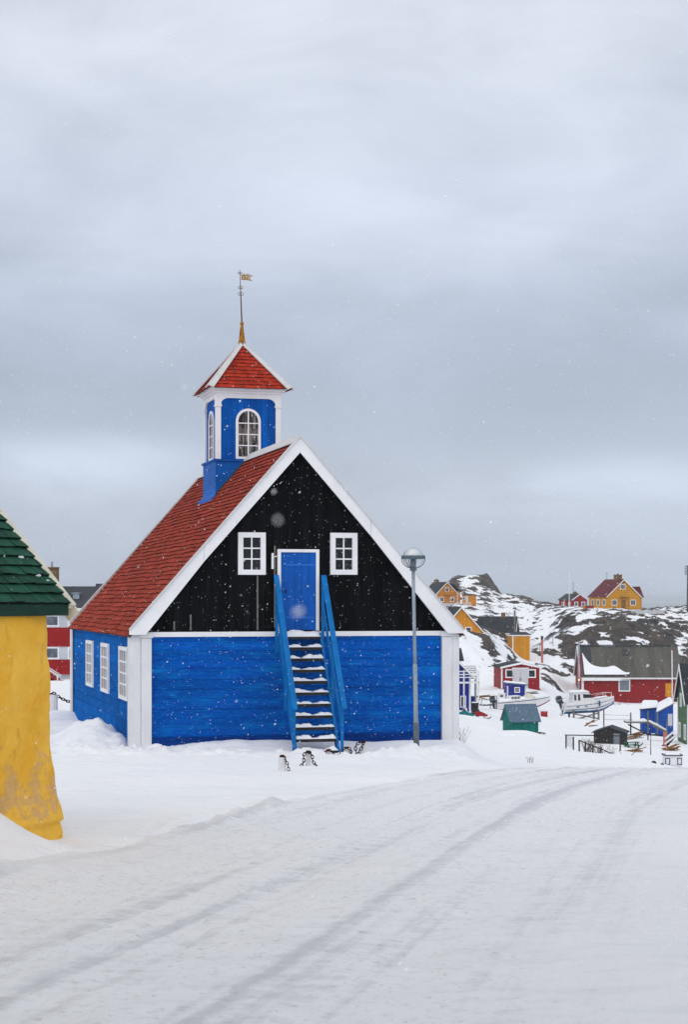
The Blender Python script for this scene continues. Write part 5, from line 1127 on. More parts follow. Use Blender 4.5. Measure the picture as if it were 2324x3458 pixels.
    for k, (px, py, Y, w, hh, lab) in enumerate(((1694, 2378, 182, .8, .62, 'white plastic crate standing left of the blue hut'), (1697, 2358, 188, .7, .5, 'snowy grey crate with a dark opening behind the white crate'))):
        s = sbox('storage_crate', lab, 'crate', px, Y, R(5), hz(py, Y)); m = MB()
        m.box(-w/2, w/2, .03, .7, -.4, hh); m.build('body', M['white_weathered'], s); m = MB(); m.box(-w/2-.03, w/2+.03, 0, .73, hh, hh+.05); m.build('lid', M['white'], s); m = MB(); m.box(-w*.3, w*.1, .0, .028, hh*.35, hh*.7); m.build('opening', M['rubber'], s)
    # blue hut
    Y = 190; s = sbox('garden_shed', 'small blue hut with snowy mono-pitch roof and one tiny window', 'shed', 1745, Y, R(6), hz(2374, Y)); w, hh, d = 2.05, 1.98, 1.8
    m = MB(); m.prism([(-w/2, 0, -1), (w/2, 0, -1), (w/2, 0, hh-.08), (-w/2, 0, hh+.1)], (0, d, 0)); m.build('wall', M['navy'], s)
    m = MB(); m.prism([(-w/2-.18, -.2, hh+.12), (w/2+.2, -.2, hh-.09), (w/2+.2, -.2, hh+.04), (-w/2-.18, -.2, hh+.25)], (0, d+.4, 0)); ro = m.build('roof', M['teal_roof'], s)
    snow_patch('snow', ro, (-w/2-.15, -.19, hh+.25), (w/2+.18, -.19, hh+.04), (w/2+.18, d+.15, hh+.04), (-w/2-.15, d+.15, hh+.25), .11, 11, 12, 10)
    window(s, Vector((.06, 0, 1.42)), 'F', .60, .60, .1, 2, 2, M['white'], M['pane'], .05)
    for x in (-w/2-.02, w/2-.12): m = MB(); m.box(x, x+.14, -.03, -.003, -.5, hh-.12); m.build('corner_board', M['white_weathered'], s)
    # red garage
    Y = 214; h = house('garage', 'red garage with wide white double doors between two small windows', 1760, Y, 4.75, 5.5, 2.45, .52, R(5), M['red'], M['slate'], wins=[('F', -1.42, 1.72, .98, 1.05, 1, 1), ('F', 1.32, 1.72, .98, 1.05, 1, 1)], z=hz(2322, Y), ov=.16, cat='garage')
    for s_ in (-1, 1): m = MB(); m.box(min(s_*.01-.08, s_*.95-.08), max(s_*.01-.08, s_*.95-.08), -.06, -.004, -.15, 2.3); dd = m.build('door', M['grey_door'], h); m = MB(); m.box(-.08+s_*.08-.02, -.08+s_*.08+.02, -.09, -.061, .85, 1.2); m.build('handle', M['dark_iron'], dd)
    m = MB(); m.box(-1.1, .95, -.075, -.004, 2.31, 2.42); m.build('door_frame', M['white'], h)
    for k, (px, py, Y, ln, rz) in enumerate(((1644, 2349, 200, 1.2, 25), (1795, 2338, 196, .9, -10))):
        s = sbox('board_pile', ['pile of rusty brown boards in the snow left of the blue hut', 'dark board pile with a snowy tarp right of the blue hut'][k], 'board pile', px, Y, R(rz), hz(py+6, Y)); m = MB(); rr = random.Random(k)
        for q in range(7): a = rr.uniform(-.3, .3); m.bar((-ln, -.3 + .1*q, .05 + .06*(q % 3)), (ln*rr.uniform(.6, 1), -.3 + .1*q + a, .12 + .09*(q % 3)), .16, .04)
        m.build('board', M['brown_wood'] if k == 0 else M['dark_wood'], s)
    # ---------------- boats
    def hull(L, B, Hh, bow_up, mt, mtb, root, dz=0.0, wl=.3, n=18):
        """transom at x=0, bow at x=L; topsides and bottom as two parts"""
        st = []
        for k in range(n+1):
            t = k/n; b = B/2*(1 if t < .45 else max(.02, math.cos((t-.45)/.55*math.pi/2)**.75)); sh = Hh + bow_up*t*t; kl = .0 + Hh*.75*max(0, t-.62)**2/.145
            kl = min(kl, sh-.05); ch_ = kl + (sh-kl)*wl; cb = b*(.86 if t < .6 else .86-.5*(t-.6)); st.append((L*t + (.25*t**6), b, sh, cb, ch_, kl))
        top = MB(); bot = MB()
        for s in (-1, 1):
            v = []; f = []
            for x, b, sh, cb, c2, kl in st: v += [(x, s*b, sh), (x, s*(b*.55+cb*.45)*1.02, sh*.5+c2*.5), (x, s*cb, c2)]
            for k in range(n):
                for q in range(2): a = k*3+q; f.append((a, a+1, a+4, a+3) if s < 0 else (a, a+3, a+4, a+1))
            top.add(v, f); v = []; f = []
            for x, b, sh, cb, c2, kl in st: v += [(x, s*cb, c2), (x, 0, kl)]
            for k in range(n): a = k*2; f.append((a, a+1, a+3, a+2) if s < 0 else (a, a+2, a+3, a+1))
            bot.add(v, f)
        x, b, sh, cb, c2, kl = st[0]; top.add([(x, -b, sh), (x, b, sh), (x, cb, c2), (x, -cb, c2)], [(0, 1, 2, 3)]); bot.add([(x, -cb, c2), (x, cb, c2), (x, 0, kl)], [(0, 1, 2)])
        v = []; f = []
        for x, b, sh, cb, c2, kl in st: v += [(x, -b, sh), (x, -b*.97, sh+.05), (x, 0, sh+.07), (x, b*.97, sh+.05), (x, b, sh)]
        for k in range(n):
            for q in range(4): a = k*5+q; f.append((a, a+5, a+6, a+1))
        top.add(v, f); h1 = top.build('hull', mt, root, True); h2 = bot.build('bottom', mtb, root, True)
        return st, h1
    def side_stripe(st, root, mt, f0, f1, k0=0, k1=None, name='stripe', out=.012):
        v = []; f = []; sub = st[k0:k1]
        def y_at(s, fr): b, sh, cb, c2 = s[1], s[2], s[3], s[4]; mb = (b*.55+cb*.45)*1.02; return (b + (mb-b)*fr*2 if fr < .5 else mb + (cb-mb)*(fr*2-1))
        for s in (-1, 1):
            v0 = len(v)
            for q in sub:
                for fr in (f0, f1): v.append((q[0], s*(y_at(q, fr)+out), q[2] + (q[4]-q[2])*fr))
            for k in range(len(sub)-1): a = v0 + k*2; f.append((a, a+1, a+3, a+2) if s < 0 else (a, a+2, a+3, a+1))
        m = MB(); m.add(v, f); m.build(name, mt, root)
    def outboard(root, x, y, z, sc=1.0, tilt=0.0):
        rt = Matrix.Translation((x, y, z)) @ Matrix.Rotation(tilt, 4, 'Y') @ Matrix.Scale(sc, 4)
        T = lambda p: rt @ Vector(p)
        m = MB(); pr = [(.0, .0), (.30, .0), (.34, .12), (.31, .42), (.16, .52), (-.04, .48), (-.10, .25)]
        m.prism([T((-px_, -.19, pz_)) for px_, pz_ in pr], rt.to_3x3() @ Vector((0, .38, 0))); c = m.build('cowl', M['motor'], root, bevel=.03)
        m = MB(); m.prism([T((-q, -.195, z_)) for q, z_ in ((-.06, .20), (.325, .20), (.33, .25), (-.07, .25))], rt.to_3x3() @ Vector((0, .39, 0))); m.build('badge', M['galv'], c)
        m = MB(); m.prism([T(p) for p in ((-.06, -.08, 0), (-.24, -.08, 0), (-.22, -.06, -.75), (-.36, -.06, -.80), (-.36, -.06, -.88), (-.10, -.06, -.88), (-.12, -.06, -.5))], rt.to_3x3() @ Vector((0, .14, 0))); m.build('leg', M['motor'], root)
        m = MB()
        for k in range(3):
            a = 2*math.pi*k/3; u = Vector((0, math.cos(a), math.sin(a))); w_ = Vector((.3, -math.sin(a), math.cos(a))).normalized(); o = Vector((-.40, .01, -.84))
            m.prism([T(o + w_*.03), T(o + u*.14 + w_*.08), T(o + u*.16 - w_*.05), T(o - w_*.03)], rt.to_3x3() @ Vector((.012, 0, 0)))
        m.build('propeller', M['galv_dark'], root)
        m = MB(); m.bar(T((0, 0, .0)), T((.16, 0, -.1)), .16, .22); m.build('bracket', M['dark_iron'], root)
    # open motor boat, left
    Y = 180; b = sbox('motor_boat', 'small open white motor boat with red bottom and a black outboard, snow on deck', 'boat', 1673, Y, R(14), hz(2402, Y)); b.rotation_euler = (0, R(-3), R(14))
    st, hl = hull(5.7, 1.9, .95, .18, M['gel'], M['antifoul_red'], b, wl=.24)
    side_stripe(st, b, M['stripe'], .02, .12, 0, None, 'rubbing_strake', .02)
    snow_patch('snow', b, (.2, -.75, 1.0), (3.9, -.78, 1.12), (3.9, .78, 1.12), (.2, .75, 1.0), .17, 21, 22, 9, 1.4)
    m = MB(); m.box(1.45, 2.6, -.6, .6, 1.0, 1.48); cb = m.build('cabin', M['gel'], b, bevel=.05)
    m = MB()
    for k in range(3): m.box(1.6 + k*.32, 1.85 + k*.32, -.612, -.602, 1.16, 1.40)
    m.build('window', M['pane_blue'], cb)
    m = MB(); m.prism([(3.2, -.5, 1.12), (4.3, -.45, 1.15), (3.75, -.3, 1.62), (3.2, -.4, 1.3)], (0, .9, 0)); m.build('wheelhouse', M['cream'], b)
    outboard(b, -.06, -.1, 1.0, 1.25, R(-12))
    for x in (1.0, 3.8): m = MB(); m.box(x-.08, x+.08, -.8, .8, -.30, .12); m.build('cradle', M['dark_wood'], b)
    # cabin cruiser on trestles, right
    Y = 187; b = sbox('cabin_cruiser', 'white cabin cruiser with blue bottom stored on wooden trestles', 'boat', 1903, Y, R(9), hz(2411, Y)); b.rotation_euler = (0, R(-2.5), R(9))
    st, hl = hull(5.35, 2.1, 1.15, .42, M['gel'], M['antifoul_blue'], b, wl=.24)
    side_stripe(st, b, M['stripe'], .30, .36); side_stripe(st, b, M['stripe'], .74, .83); side_stripe(st, b, M['teal_stripe'], .93, 1.0, 0, 9)
    side_stripe(st, b, M['stripe'], .42, .56, 4, 6, 'hull_lettering', .016); side_stripe(st, b, M['galv'], .40, .60, 7, 9, 'hull_emblem', .016)
    m = MB(); m.prism([(.85, -.72, 1.15), (3.35, -.72, 1.30), (2.75, -.72, 2.12), (2.55, -.72, 2.2), (.95, -.72, 2.2)], (0, 1.44, 0)); cb = m.build('cabin', M['gel'], b, bevel=.06)
    m = MB(); m.prism([(.65, -.82, 2.2), (2.75, -.82, 2.2), (2.6, -.82, 2.33), (.75, -.82, 2.31)], (0, 1.64, 0)); m.build('cabin_roof', M['gel'], b, bevel=.04); snow_patch('snow', cb, (.75, -.78, 2.33), (2.6, -.78, 2.34), (2.6, .78, 2.34), (.75, .78, 2.33), .09, 13, 10, 8)
    m = MB(); m.prism([(1.05, -.735, 1.42), (1.28, -.735, 1.42), (1.28, -.735, 2.03), (1.05, -.735, 2.03)], (0, 1.47, 0)); m.build('window', M['pane_purple'], cb)
    m = MB(); m.prism([(1.46, -.735, 1.40), (1.70, -.735, 1.40), (1.70, -.735, 2.03), (1.46, -.735, 2.03)], (0, 1.47, 0)); m.build('window', M['pane'], cb)
    m = MB(); m.prism([(2.05, -.735, 1.62), (3.12, -.735, 1.62), (2.86, -.735, 1.98), (2.0, -.735, 2.03)], (0, 1.47, 0)); m.build('window', M['pane'], cb)
    snow_patch('snow', b, (3.3, -.55, 1.5), (4.9, -.22, 1.62), (4.9, .22, 1.62), (3.3, .55, 1.5), .09, 17, 10, 6)
    m = MB()
    for sy in (-.8, .8): m.tube([(3.3, sy, 1.4), (3.35, sy, 1.85), (4.6, sy*.55, 2.05), (5.35, sy*.08, 2.0), (5.3, sy*.06, 1.6)], .018, 6); m.tube([(4.5, sy*.55, 1.5), (4.55, sy*.55, 2.04)], .018, 6)
    m.build('bow_rail', M['white'], b)
    m = MB(); m.lathe([(.07, -.28), (.10, -.22), (.10, .22), (.07, .28)], 10, (3.65, -1.12, 1.0)); m.build('fender', M['stripe'], b, True)
    m = MB()
    for sy in (-.9, .9): m.tube([(.1, sy, 1.18), (.1, sy, 1.5), (.85, sy*.85, 1.75)], .018, 6)
    m.build('stern_rail', M['galv'], b)
    outboard(b, -.10, .05, 1.25, 1.5, R(-16))
    t = sbox('boat_trestle', 'grey timber trestle carrying the cabin cruiser', 'trestle', 1948, 186.2, R(9), hz(2434, 186))
    for x in (-.35, 2.35):
        for y in (-.1, 1.6): m = MB(); m.bar((x, y, -.6), (x, y, 1.05), .17, .17); m.build('post', M['wood'], t)
        m = MB(); m.bar((x, -.2, 1.1), (x, 1.75, 1.1), .16, .14); m.build('beam', M['wood'], t)
    m = MB(); m.bar((-.35, -.2, .75), (2.35, -.2, .22), .06, .15); m.build('brace', M['wood'], t); m = MB(); m.bar((-.35, -.28, .12), (2.35, -.28, .85), .06, .15); m.build('brace', M['wood'], t)
    l = sbox('ladder', 'wooden ladder leaning on the stern of the cabin cruiser', 'ladder', 1888, 184.6, R(9), hz(2424, 184.6))
    for sy in (0, .34): m = MB(); m.bar((sy-.05, 0, -.1), (sy+.75, .4, 1.75), .06, .07); m.build('rail', M['white_weathered'], l)
    for k in range(7): q = .12 + k*.13; m = MB(); m.bar((-.05+.8*q, .4*q-.0, -.1+1.85*q), (.29+.8*q, .4*q, -.1+1.85*q), .04, .04); m.build('rung', M['white_weathered'], l)
    s = sbox('engine_block', 'black engine parts lying in the snow under the cruiser stern', 'engine parts', 1905, 186, R(0), hz(2432, 186)); m = MB(); rr = random.Random(8)
    for k in range(7): x = rr.uniform(-.4, 1.1); q = rr.uniform(.15, .35); m.lathe([(q, -.2), (q*1.05, .12), (q*.5, .28)], 8, (x, rr.uniform(-.1, .8), 0))
    m.build('block', M['rubber'], s)
    s = sbox('red_fuel_crate', 'red box beside the bow of the small motor boat', 'box', 1838, 178, R(5), hz(2413, 178)); m = MB(); m.box(-.3, .3, -.25, .25, -.3, .36); m.build('body', M['red_plain'], s); m = MB(); m.box(-.33, .33, -.28, .28, .36, .42); m.build('lid', M['white_weathered'], s); s.name = 'storage_box'
    # green shed
    Y = 122; s = sbox('garden_shed', 'dark teal shed with blue-grey felt roof standing alone on the snow slope', 'shed', 1772, Y, R(13), hz(2471, Y)); w, d, he = 2.0, 1.75, .86
    m = MB(); m.prism([(-w/2, 0, -.6), (-w/2, 0, he), (-w/2, d/2, he+.92), (-w/2, d, he), (-w/2, d, -.6)], (w, 0, 0)); m.build('wall', M['teal'], s)
    m = MB(); t = .92/(d/2); m.prism([(-w/2-.14, -.18, he-.18*t), (-w/2-.14, d/2, he+.94), (-w/2-.14, d+.18, he-.18*t), (-w/2-.14, d+.18, he-.18*t+.07), (-w/2-.14, d/2, he+1.02), (-w/2-.14, -.18, he-.18*t+.07)], (w+.28, 0, 0)); m.build('roof', M['teal_roof'], s)
    for yy in (-.2,): m = MB(); m.bar((-w/2-.16, yy, he-.2), (-w/2-.16, d/2, he+.95), .05, .1); m.build('verge_board', M['teal'], s)
    m = MB(); m.box(-w/2-.03, -w/2-.002, .25, .85, -.02, 1.0); dd = m.build('door', M['teal'], s); m = MB(); m.box(-w/2-.05, -w/2-.031, .3, .36, .45, .58); m.build('handle', M['galv'], dd)
    s = sbox('pallet', 'dark snowy skid under the front of the teal shed', 'pallet', 1792, 119.5, R(13), hz(2480, 119.5)); m = MB()
    for k in range(6): m.bar((-1.0+.05*k, -.6+.18*k, .02), (.85, -.6+.18*k, .12), .14, .05)
    m.build('plank', M['dark_wood'], s)
    # ---------------- red warehouse
    Y = 238; z = hz(2380, Y); x = at(2120, Y); r = thing('warehouse', 'long dark red warehouse with weathered corrugated roof half covered by a snow drift', 'warehouse', (x, Y, z), R(-1)); q = lambda p: at(p, Y) - x; zz = lambda p: hz(p, Y) - z
    L0, L1, D = q(1966), q(2300), 7.5; he, hr = zz(2287), zz(2188)
    m = MB(); m.prism([(L0, 0, -3), (L0, 0, he), (L0, D/2, hr-.1), (L0, D, he), (L0, D, -3)], (L1-L0, 0, 0)); m.build('wall', M['red'], r)
    m = MB(); m.prism([(L0-.15, -.35, he-.12), (L0-.15, D/2, hr), (L0-.15, D+.35, he-.12), (L0-.15, D+.35, he+.05), (L0-.15, D/2, hr+.18), (L0-.15, -.35, he+.05)], (L1-L0+.3, 0, 0)); ro = m.build('roof', M['grey_roof'], r)
    sl = (hr-he)/(D/2); up = lambda xx, f, o: Vector((xx, -.35 + (D/2+.35)*f, he+.06 + (hr+.12-he)*f + o))
    m = MB(); m.prism([up(q(1972), .03, .02), up(q(2005), .03, .02), up(q(2005), .99, .02), up(q(1972), .99, .02)], (0, 0, .04)); m.build('roof_panel', M['slate2'], ro)
    m = MB(); m.prism([up(q(2112), .68, .02), up(q(2134), .68, .02), up(q(2134), .86, .02), up(q(2112), .86, .02)], (0, 0, .12)); m.build('roof_vent', M['motor'], ro)
    m = MB(); m.bar(up(L0-.1, 1.0, .1), up(L1+.1, 1.0, .1), .4, .14); m.build('ridge_cap', M['slate2'], ro)
    m = MB(); m.box(L0-.2, L1+.2, -.44, -.36, he-.22, he-.02); m.build('gutter', M['white_weathered'], r)
    m = MB(); m.box(L0-.3, q(2098), -.5, -.441, he-.42, he-.02); m.build('fascia', M['white'], r)
    for yy, t in ((-.4, 0), ): m = MB(); m.bar((L0-.22, -.4, he-.05), (L0-.22, D/2, hr+.1), .14, .3); m.bar((L0-.22, D+.4, he-.05), (L0-.22, D/2, hr+.1), .14, .3); m.build('verge_board', M['white_weathered'], r)
    m = MB(); m.box(L0-.04, L0+.25, -.04, -.003, -1, he-.43); m.build('corner_board', M['white'], r)
    # the drift lying on the roof
    P2 = [(1974, .02, .78), (1976, .02, .80), (1984, .02, .60), (2000, .02, .40), (2018, .02, .33), (2040, .02, .30), (2058, .02, .31), (2072, .02, .37), (2086, .02, .33), (2100, .02, .20), (2116, .02, .10), (2126, .05, .13)]
    vs = []; fs = []; k_ = 7
    for i, (p, f0, f1) in enumerate(P2):
        for j in range(k_): f = f0 + (f1-f0)*j/(k_-1); vs.append(up(q(p), f, .02 + .42*math.sin(math.pi*min(.98, (j+.35)/(k_-.4)))**.7*(.5 + .5*min(1, (f1-f0)*3)) if 0 < j < k_-1 else (.25 if j == 0 else .0)))
    for i in range(len(P2)-1):
        for j in range(k_-1): fs.append((i*k_+j, (i+1)*k_+j, (i+1)*k_+j+1, i*k_+j+1))
    m = MB(); m.add(vs, fs); o = m.build('snow', M['snow'], ro, True); s_ = o.modifiers.new('s', 'SUBSURF'); s_.levels = 2; s_.render_levels = 2
    window(r, Vector((q(2109), 0, (zz(2294)+zz(2334))/2)), 'F', 1.55, 1.62, .14, 1, 1, M['white'], M['shutter'], .07)
    m = MB(); m.box(q(2247), q(2272), -.06, -.003, zz(2352), zz(2307)); o = m.build('door', M['orange'], r); o['label'] = 'yellow-ochre door with a snow-dusted top'
    m = MB(); m.box(q(1966), q(2092), -.05, -.003, -2, .55); m.build('plinth', M['red_plain'], r)
    # posts
    Y = 225; s = sbox('steel_pole', 'tall steel pole with a small lit lamp, at the left end of the red warehouse', 'pole', 1955, Y, 0, hz(2330, Y)); m = MB(); m.tube([(0, 0, -1.5), (0, 0, hz(2167, Y)-hz(2330, Y))], .115, 12); m.build('pole', M['galv'], s, True)
    hl = hz(2295, Y)-hz(2330, Y); m = MB(); m.box(-.07, .07, -.22, -.11, hl-.02, hl+.13); lm = m.build('lamp', M['galv_dark'], s); m = MB(); m.lathe([(.0, -.1), (.07, -.06), (.09, 0), (.07, .06), (0, .1)], 10, (0, -.26, hl)); m.build('bulb', M['bulb'], lm, True)
    s = sbox('rusty_post', 'rusty brown post close behind the steel pole', 'post', 1962, 226, 0, hz(2330, 226)); m = MB(); m.tube([(0, 0, -1), (0, 0, hz(2212, 226)-hz(2330, 226))], .10, 8); m.tube([(0, 0, hz(2212, 226)-hz(2330, 226)), (0, 0, hz(2209, 226)-hz(2330, 226))], .13, 8); m.build('post', M['red_plain'], s)
    Y = 160; s = sbox('marker_pole', 'slim white pole with a red tip in front of the warehouse', 'pole', 2272, Y, 0, hz(2400, Y)); t = hz(2191, Y)-hz(2400, Y); m = MB(); m.tube([(0, 0, -1), (-.06, 0, t-.12)], .045, 8); m.build('pole', M['white'], s); m = MB(); m.tube([(-.06, 0, t-.12), (-.062, 0, t)], .055, 8); m.build('tip', M['red_plain'], s)
    # blue sheds with snow roofs
    Y = 150; s = sbox('garden_shed', 'bright blue lean-to shed under thick snow beside the green house', 'shed', 2218, Y, R(-6), hz(2452, Y)); q = lambda p: (p-2218)/6000*Y; zz = lambda p: hz(p, Y)-hz(2452, Y)
    m = MB(); m.prism([(q(2168), 0, -.6), (q(2224), 0, -.6), (q(2224), 0, zz(2392)), (q(2168), 0, zz(2396))], (0, 2.2, 0)); m.build('wall', M['bright_blue'], s)
    m = MB(); m.prism([(q(2160), -.15, zz(2397)), (q(2228), -.15, zz(2390)), (q(2228), 2.3, zz(2376)), (q(2175), 2.3, zz(2382))], (0, 0, .08)); ro = m.build('roof', M['dark_wood'], s)
    snow_patch('snow', ro, (q(2160), -.17, zz(2397)+.085), (q(2228), -.17, zz(2390)+.085), (q(2228), 2.3, zz(2376)+.085), (q(2175), 2.3, zz(2382)+.085), .24, 31, 14, 12, 1.2)
    Y = 147; s = sbox('garden_shed', 'second bright blue shed with slanting snow roof touching the green house', 'shed', 2248, Y, R(-4), hz(2462, Y)); q = lambda p: (p-2248)/6000*Y; zz = lambda p: hz(p, Y)-hz(2462, Y)
    m = MB(); m.prism([(q(2220), 0, -.6), (q(2274), 0, -.6), (q(2274), 0, zz(2378)), (q(2220), 0, zz(2404))], (0, 2, 0)); m.build('wall', M['bright_blue'], s)
    m = MB(); m.prism([(q(2216), -.12, zz(2408)), (q(2276), -.12, zz(2376)), (q(2276), 2.2, zz(2362)), (q(2232), 2.2, zz(2388))], (0, 0, .08)); ro = m.build('roof', M['wood'], s)
    snow_patch('snow', ro, (q(2217), -.1, zz(2408)+.09), (q(2276), -.1, zz(2376)+.09), (q(2276), 2.2, zz(2362)+.09), (q(2232), 2.2, zz(2388)+.09), .22, 33, 12, 10, 1.2)
    m = MB(); m.box(q(2256), q(2271), -.03, -.003, zz(2450), zz(2410)); m.build('door', M['grey_door'], s)
    m = MB(); m.bar((q(2221), -.08, -.4), (q(2221), -.08, zz(2404)), .1, .1); m.build('post', M['wood'], s)
    # green house at the right edge
    Y = 128; al = R(-92); h = house('wooden_house', 'moss green gabled house with white trim at the right edge', 2306, Y, 4.6, 7, 3.3, 2.35, al, M['green_board'], M['slate'], z=hz(2512, Y), wins=[('F', -.65, 3.15, .62, 1.0, 1, 1, M['shutter']), ('F', -1.25, .95, .75, 1.1, 1, 1, M['shutter']), ('F', 1.2, .95, .75, 1.1, 1, 1, M['shutter'])], ov=.25)
    m = MB(); m.box(-.15, .15, 1.5, 1.8, 5.5, 6.3); ck = m.build('chimney', M['white_weathered'], h); snow_patch('snow', ck, (-.22, 1.42, 6.3), (.22, 1.42, 6.3), (.22, 1.88, 6.3), (-.22, 1.88, 6.3), .28, 2, 6, 6)
    # dark shed with grey door
    Y = 115; s = house('garden_shed', 'low dark grey shed with a pale door and snow on its sagging roof', 2058, Y, 2.0, 1.9, 1.02, .34, R(-14), M['dark_wood'], M['slate2'], z=hz(2527, Y), ov=.12, th_=.06, corner=False, gab=False, cat='shed', found=.6)
    m = MB(); m.box(.28, .72, -.035, -.003, -.02, .98); dd = m.build('door', M['shutter'], s); m = MB(); m.box(.33, .36, -.05, -.036, .45, .55); m.build('handle', M['dark_iron'], dd)
    snow_patch('snow', s, (-1.05, -.05, 1.06), (-.15, -.05, 1.37), (-.15, 1.9, 1.37), (-1.05, 1.9, 1.06), .05, 41, 10, 8, 2, .35, M['slate2'])
    for k, (px, py, Y, ln, rz, nq, lab) in enumerate(((1998, 2452, 119, .45, 20, 5, 'rusty brown boards sticking out behind the dark grey shed'), (2140, 2497, 119, .75, -8, 12, 'heap of brown planks right of the dark grey shed'), (2140, 2544, 108, .7, 12, 7, 'brown planks lying flat in the snow below the green table'), (2262, 2538, 112, .65, 28, 14, 'tall brown scrap wood heap at the foot of the outside steps'))):
        s = sbox('wood_heap', lab, 'wood heap', px, Y, R(rz), hz(py, Y)); m = MB(); rr = random.Random(50 + k)
        for q in range(nq):
            a, c2 = rr.uniform(-.25, .25), rr.uniform(-.12, .3); yy = -.35 + .7*q/nq
            m.bar((-ln*rr.uniform(.5, 1), yy, .02 + .25*(q % 4)/4), (ln*rr.uniform(.5, 1), yy + a, max(.02, .10 + c2 + .2*(q % 4)/4)), rr.uniform(.08, .18), .035)
        m.build('plank', M['brown_wood'], s)
    # picnic table
    Y = 111.5; s = sbox('picnic_table', 'green picnic table with attached benches beside the dark grey shed', 'table', 2134, Y, R(15), hz(2530, Y)); k = .62
    m = MB()
    for y in (-.3, -.1, .1, .3): m.box(-.8*k, .8*k, (y-.09)*k, (y+.09)*k, .72*k, .76*k)
    m.build('table_top', M['green_table'], s)
    for sy in (-1, 1): m = MB(); m.box(-.8*k, .8*k, (sy*.68-.14)*k, (sy*.68+.14)*k, .43*k, .47*k); m.build('bench', M['green_table'], s)
    for x in (-.55, .55):
        for sy in (-1, 1): m = MB(); m.bar((x*k, sy*.62*k, -.2), (x*k, sy*.22*k, .72*k), .05, .08); m.build('leg', M['green_table'], s)
        m = MB(); m.bar((x*k*.98, -.75*k, .41*k), (x*k*.98, .75*k, .41*k), .04, .07); m.build('brace', M['green_table'], s)
    # walkway and outside steps
    Y = 132; s = sbox('wooden_walkway', 'snowy plank walkway on posts sloping down to the green house', 'walkway', 2155, Y, R(0), hz(2460, Y)); q = lambda p: (p-2155)/6000*Y; zz = lambda p: hz(p, Y)-hz(2460, Y)
    m = MB(); m.bar((q(2115), .5, zz(2438)), (q(2190), .5, zz(2438)), 1.3, .13); dk = m.build('deck', M['wood'], s); snow_patch('snow', dk, (q(2115), -.15, zz(2438)+.07), (q(2190), -.15, zz(2438)+.07), (q(2190), 1.15, zz(2438)+.07), (q(2115), 1.15, zz(2438)+.07), .15, 51, 12, 8, 1.5)
    m = MB(); m.bar((q(2190), .5, zz(2439)), (q(2258), .5, zz(2474)), 1.1, .12); dk = m.build('ramp', M['wood'], s); snow_patch('snow', dk, (q(2191), -.0, zz(2439)+.07), (q(2258), -.0, zz(2474)+.07), (q(2258), 1.0, zz(2474)+.07), (q(2191), 1.0, zz(2439)+.07), .12, 52, 12, 6, 2)
    for p, y0, y1 in ((2130, 2405, 2460), (2188, 2400, 2475), (2252, 2428, 2500), (2039, 2390, 2450), (2130, 2438, 2458)):
        m = MB(); m.bar((q(p), -.1, zz(y1)-.5), (q(p), -.1, zz(y0)), .09, .09); m.build('post', M['wood'], s)
    m = MB(); m.bar((q(2120), -.12, zz(2445)), (q(2185), -.12, zz(2478)), .05, .1); m.bar((q(2185), -.12, zz(2478)), (q(2255), -.12, zz(2486)), .05, .1); m.build('brace', M['dark_wood'], s)
    m = MB(); m.tube([(q(2039), -.1, zz(2412)), (q(2130), -.1, zz(2416))], .014, 5); m.tube([(q(2039), -.1, zz(2428)), (q(2130), -.1, zz(2430))], .014, 5); m.build('wire', M['galv'], s)
    Y = 118; s = sbox('entrance_steps', 'wooden steps with white rails and a red post, leading up to the green house', 'steps', 2268, Y, R(0), hz(2522, Y)); q = lambda p: (p-2268)/6000*Y; zz = lambda p: hz(p, Y)-hz(2522, Y)
    m = MB(); m.box(q(2241), q(2252), -.1, .12, -.4, zz(2470)); o = m.build('post', M['pink'], s); o['label'] = 'salmon red post of the steps'
    for y0, y1 in ((2494, 2466), (2511, 2484)): m = MB(); m.bar((q(2244), -.14, zz(y0)), (q(2279), -.14, zz(y1)), .04, .12); m.build('handrail', M['white_weathered'], s)
    for k in range(5): m = MB(); m.box(q(2246+k*6), q(2256+k*6), .0, .9, zz(2520-k*8)-.06, zz(2520-k*8)); m.build('step', M['wood'], s)
    for yy in (.02, .88): m = MB(); m.bar((q(2246), yy, zz(2524)), (q(2280), yy, zz(2484)), .05, .16); m.build('stringer', M['dark_wood'], s)
    # little wheelhouse standing in the snow beyond the road crest
    Y = 95; z = Hp(at(2274, Y), Y); s = sbox('boat_wheelhouse', 'little white wheelhouse with three blue-framed windows standing beyond the road crest', 'wheelhouse', 2274, Y, R(-3), z); t = hz(2551, Y)-z; w = .95
    m = MB(); m.box(-w/2, w/2, 0, .8, -.4, t); m.build('wall', M['gel'], s); m = MB(); m.box(-w/2-.05, w/2+.04, -.06, .86, t, t+.05); ro = m.build('roof', M['dark_wood'], s); snow_patch('snow', ro, (-w/2+.08, -.05, t+.05), (w/2-.06, -.05, t+.05), (w/2-.06, .8, t+.05), (-w/2+.08, .8, t+.05), .07, 61, 8, 6)
    for x, ww, wh, mf in ((-.30, .25, .36, M['stripe']), (.03, .34, .38, M['gel']), (.34, .25, .36, M['stripe'])): window(s, Vector((x, 0, t - .30)), 'F', ww, wh, .04, 1, 1, mf, M['white'], .03)
    # fences
    Y = 104; f = sbox('wire_fence', 'dark pipe fence with torn netting beside the dark grey shed', 'fence', 1912, Y, 0, hz(2530, Y)); q = lambda p: (p-1912)/6000*Y; zz = lambda p: hz(p, Y)-hz(2530, Y)
    for p, a, b_ in ((1912, 2518, 2480), (1937, 2531, 2487), (2095, 2535, 2478)): m = MB(); m.bar((q(p), 0, zz(a)-.5), (q(p), 0, zz(b_)), .075, .075); m.build('post', M['dark_wood'], f)
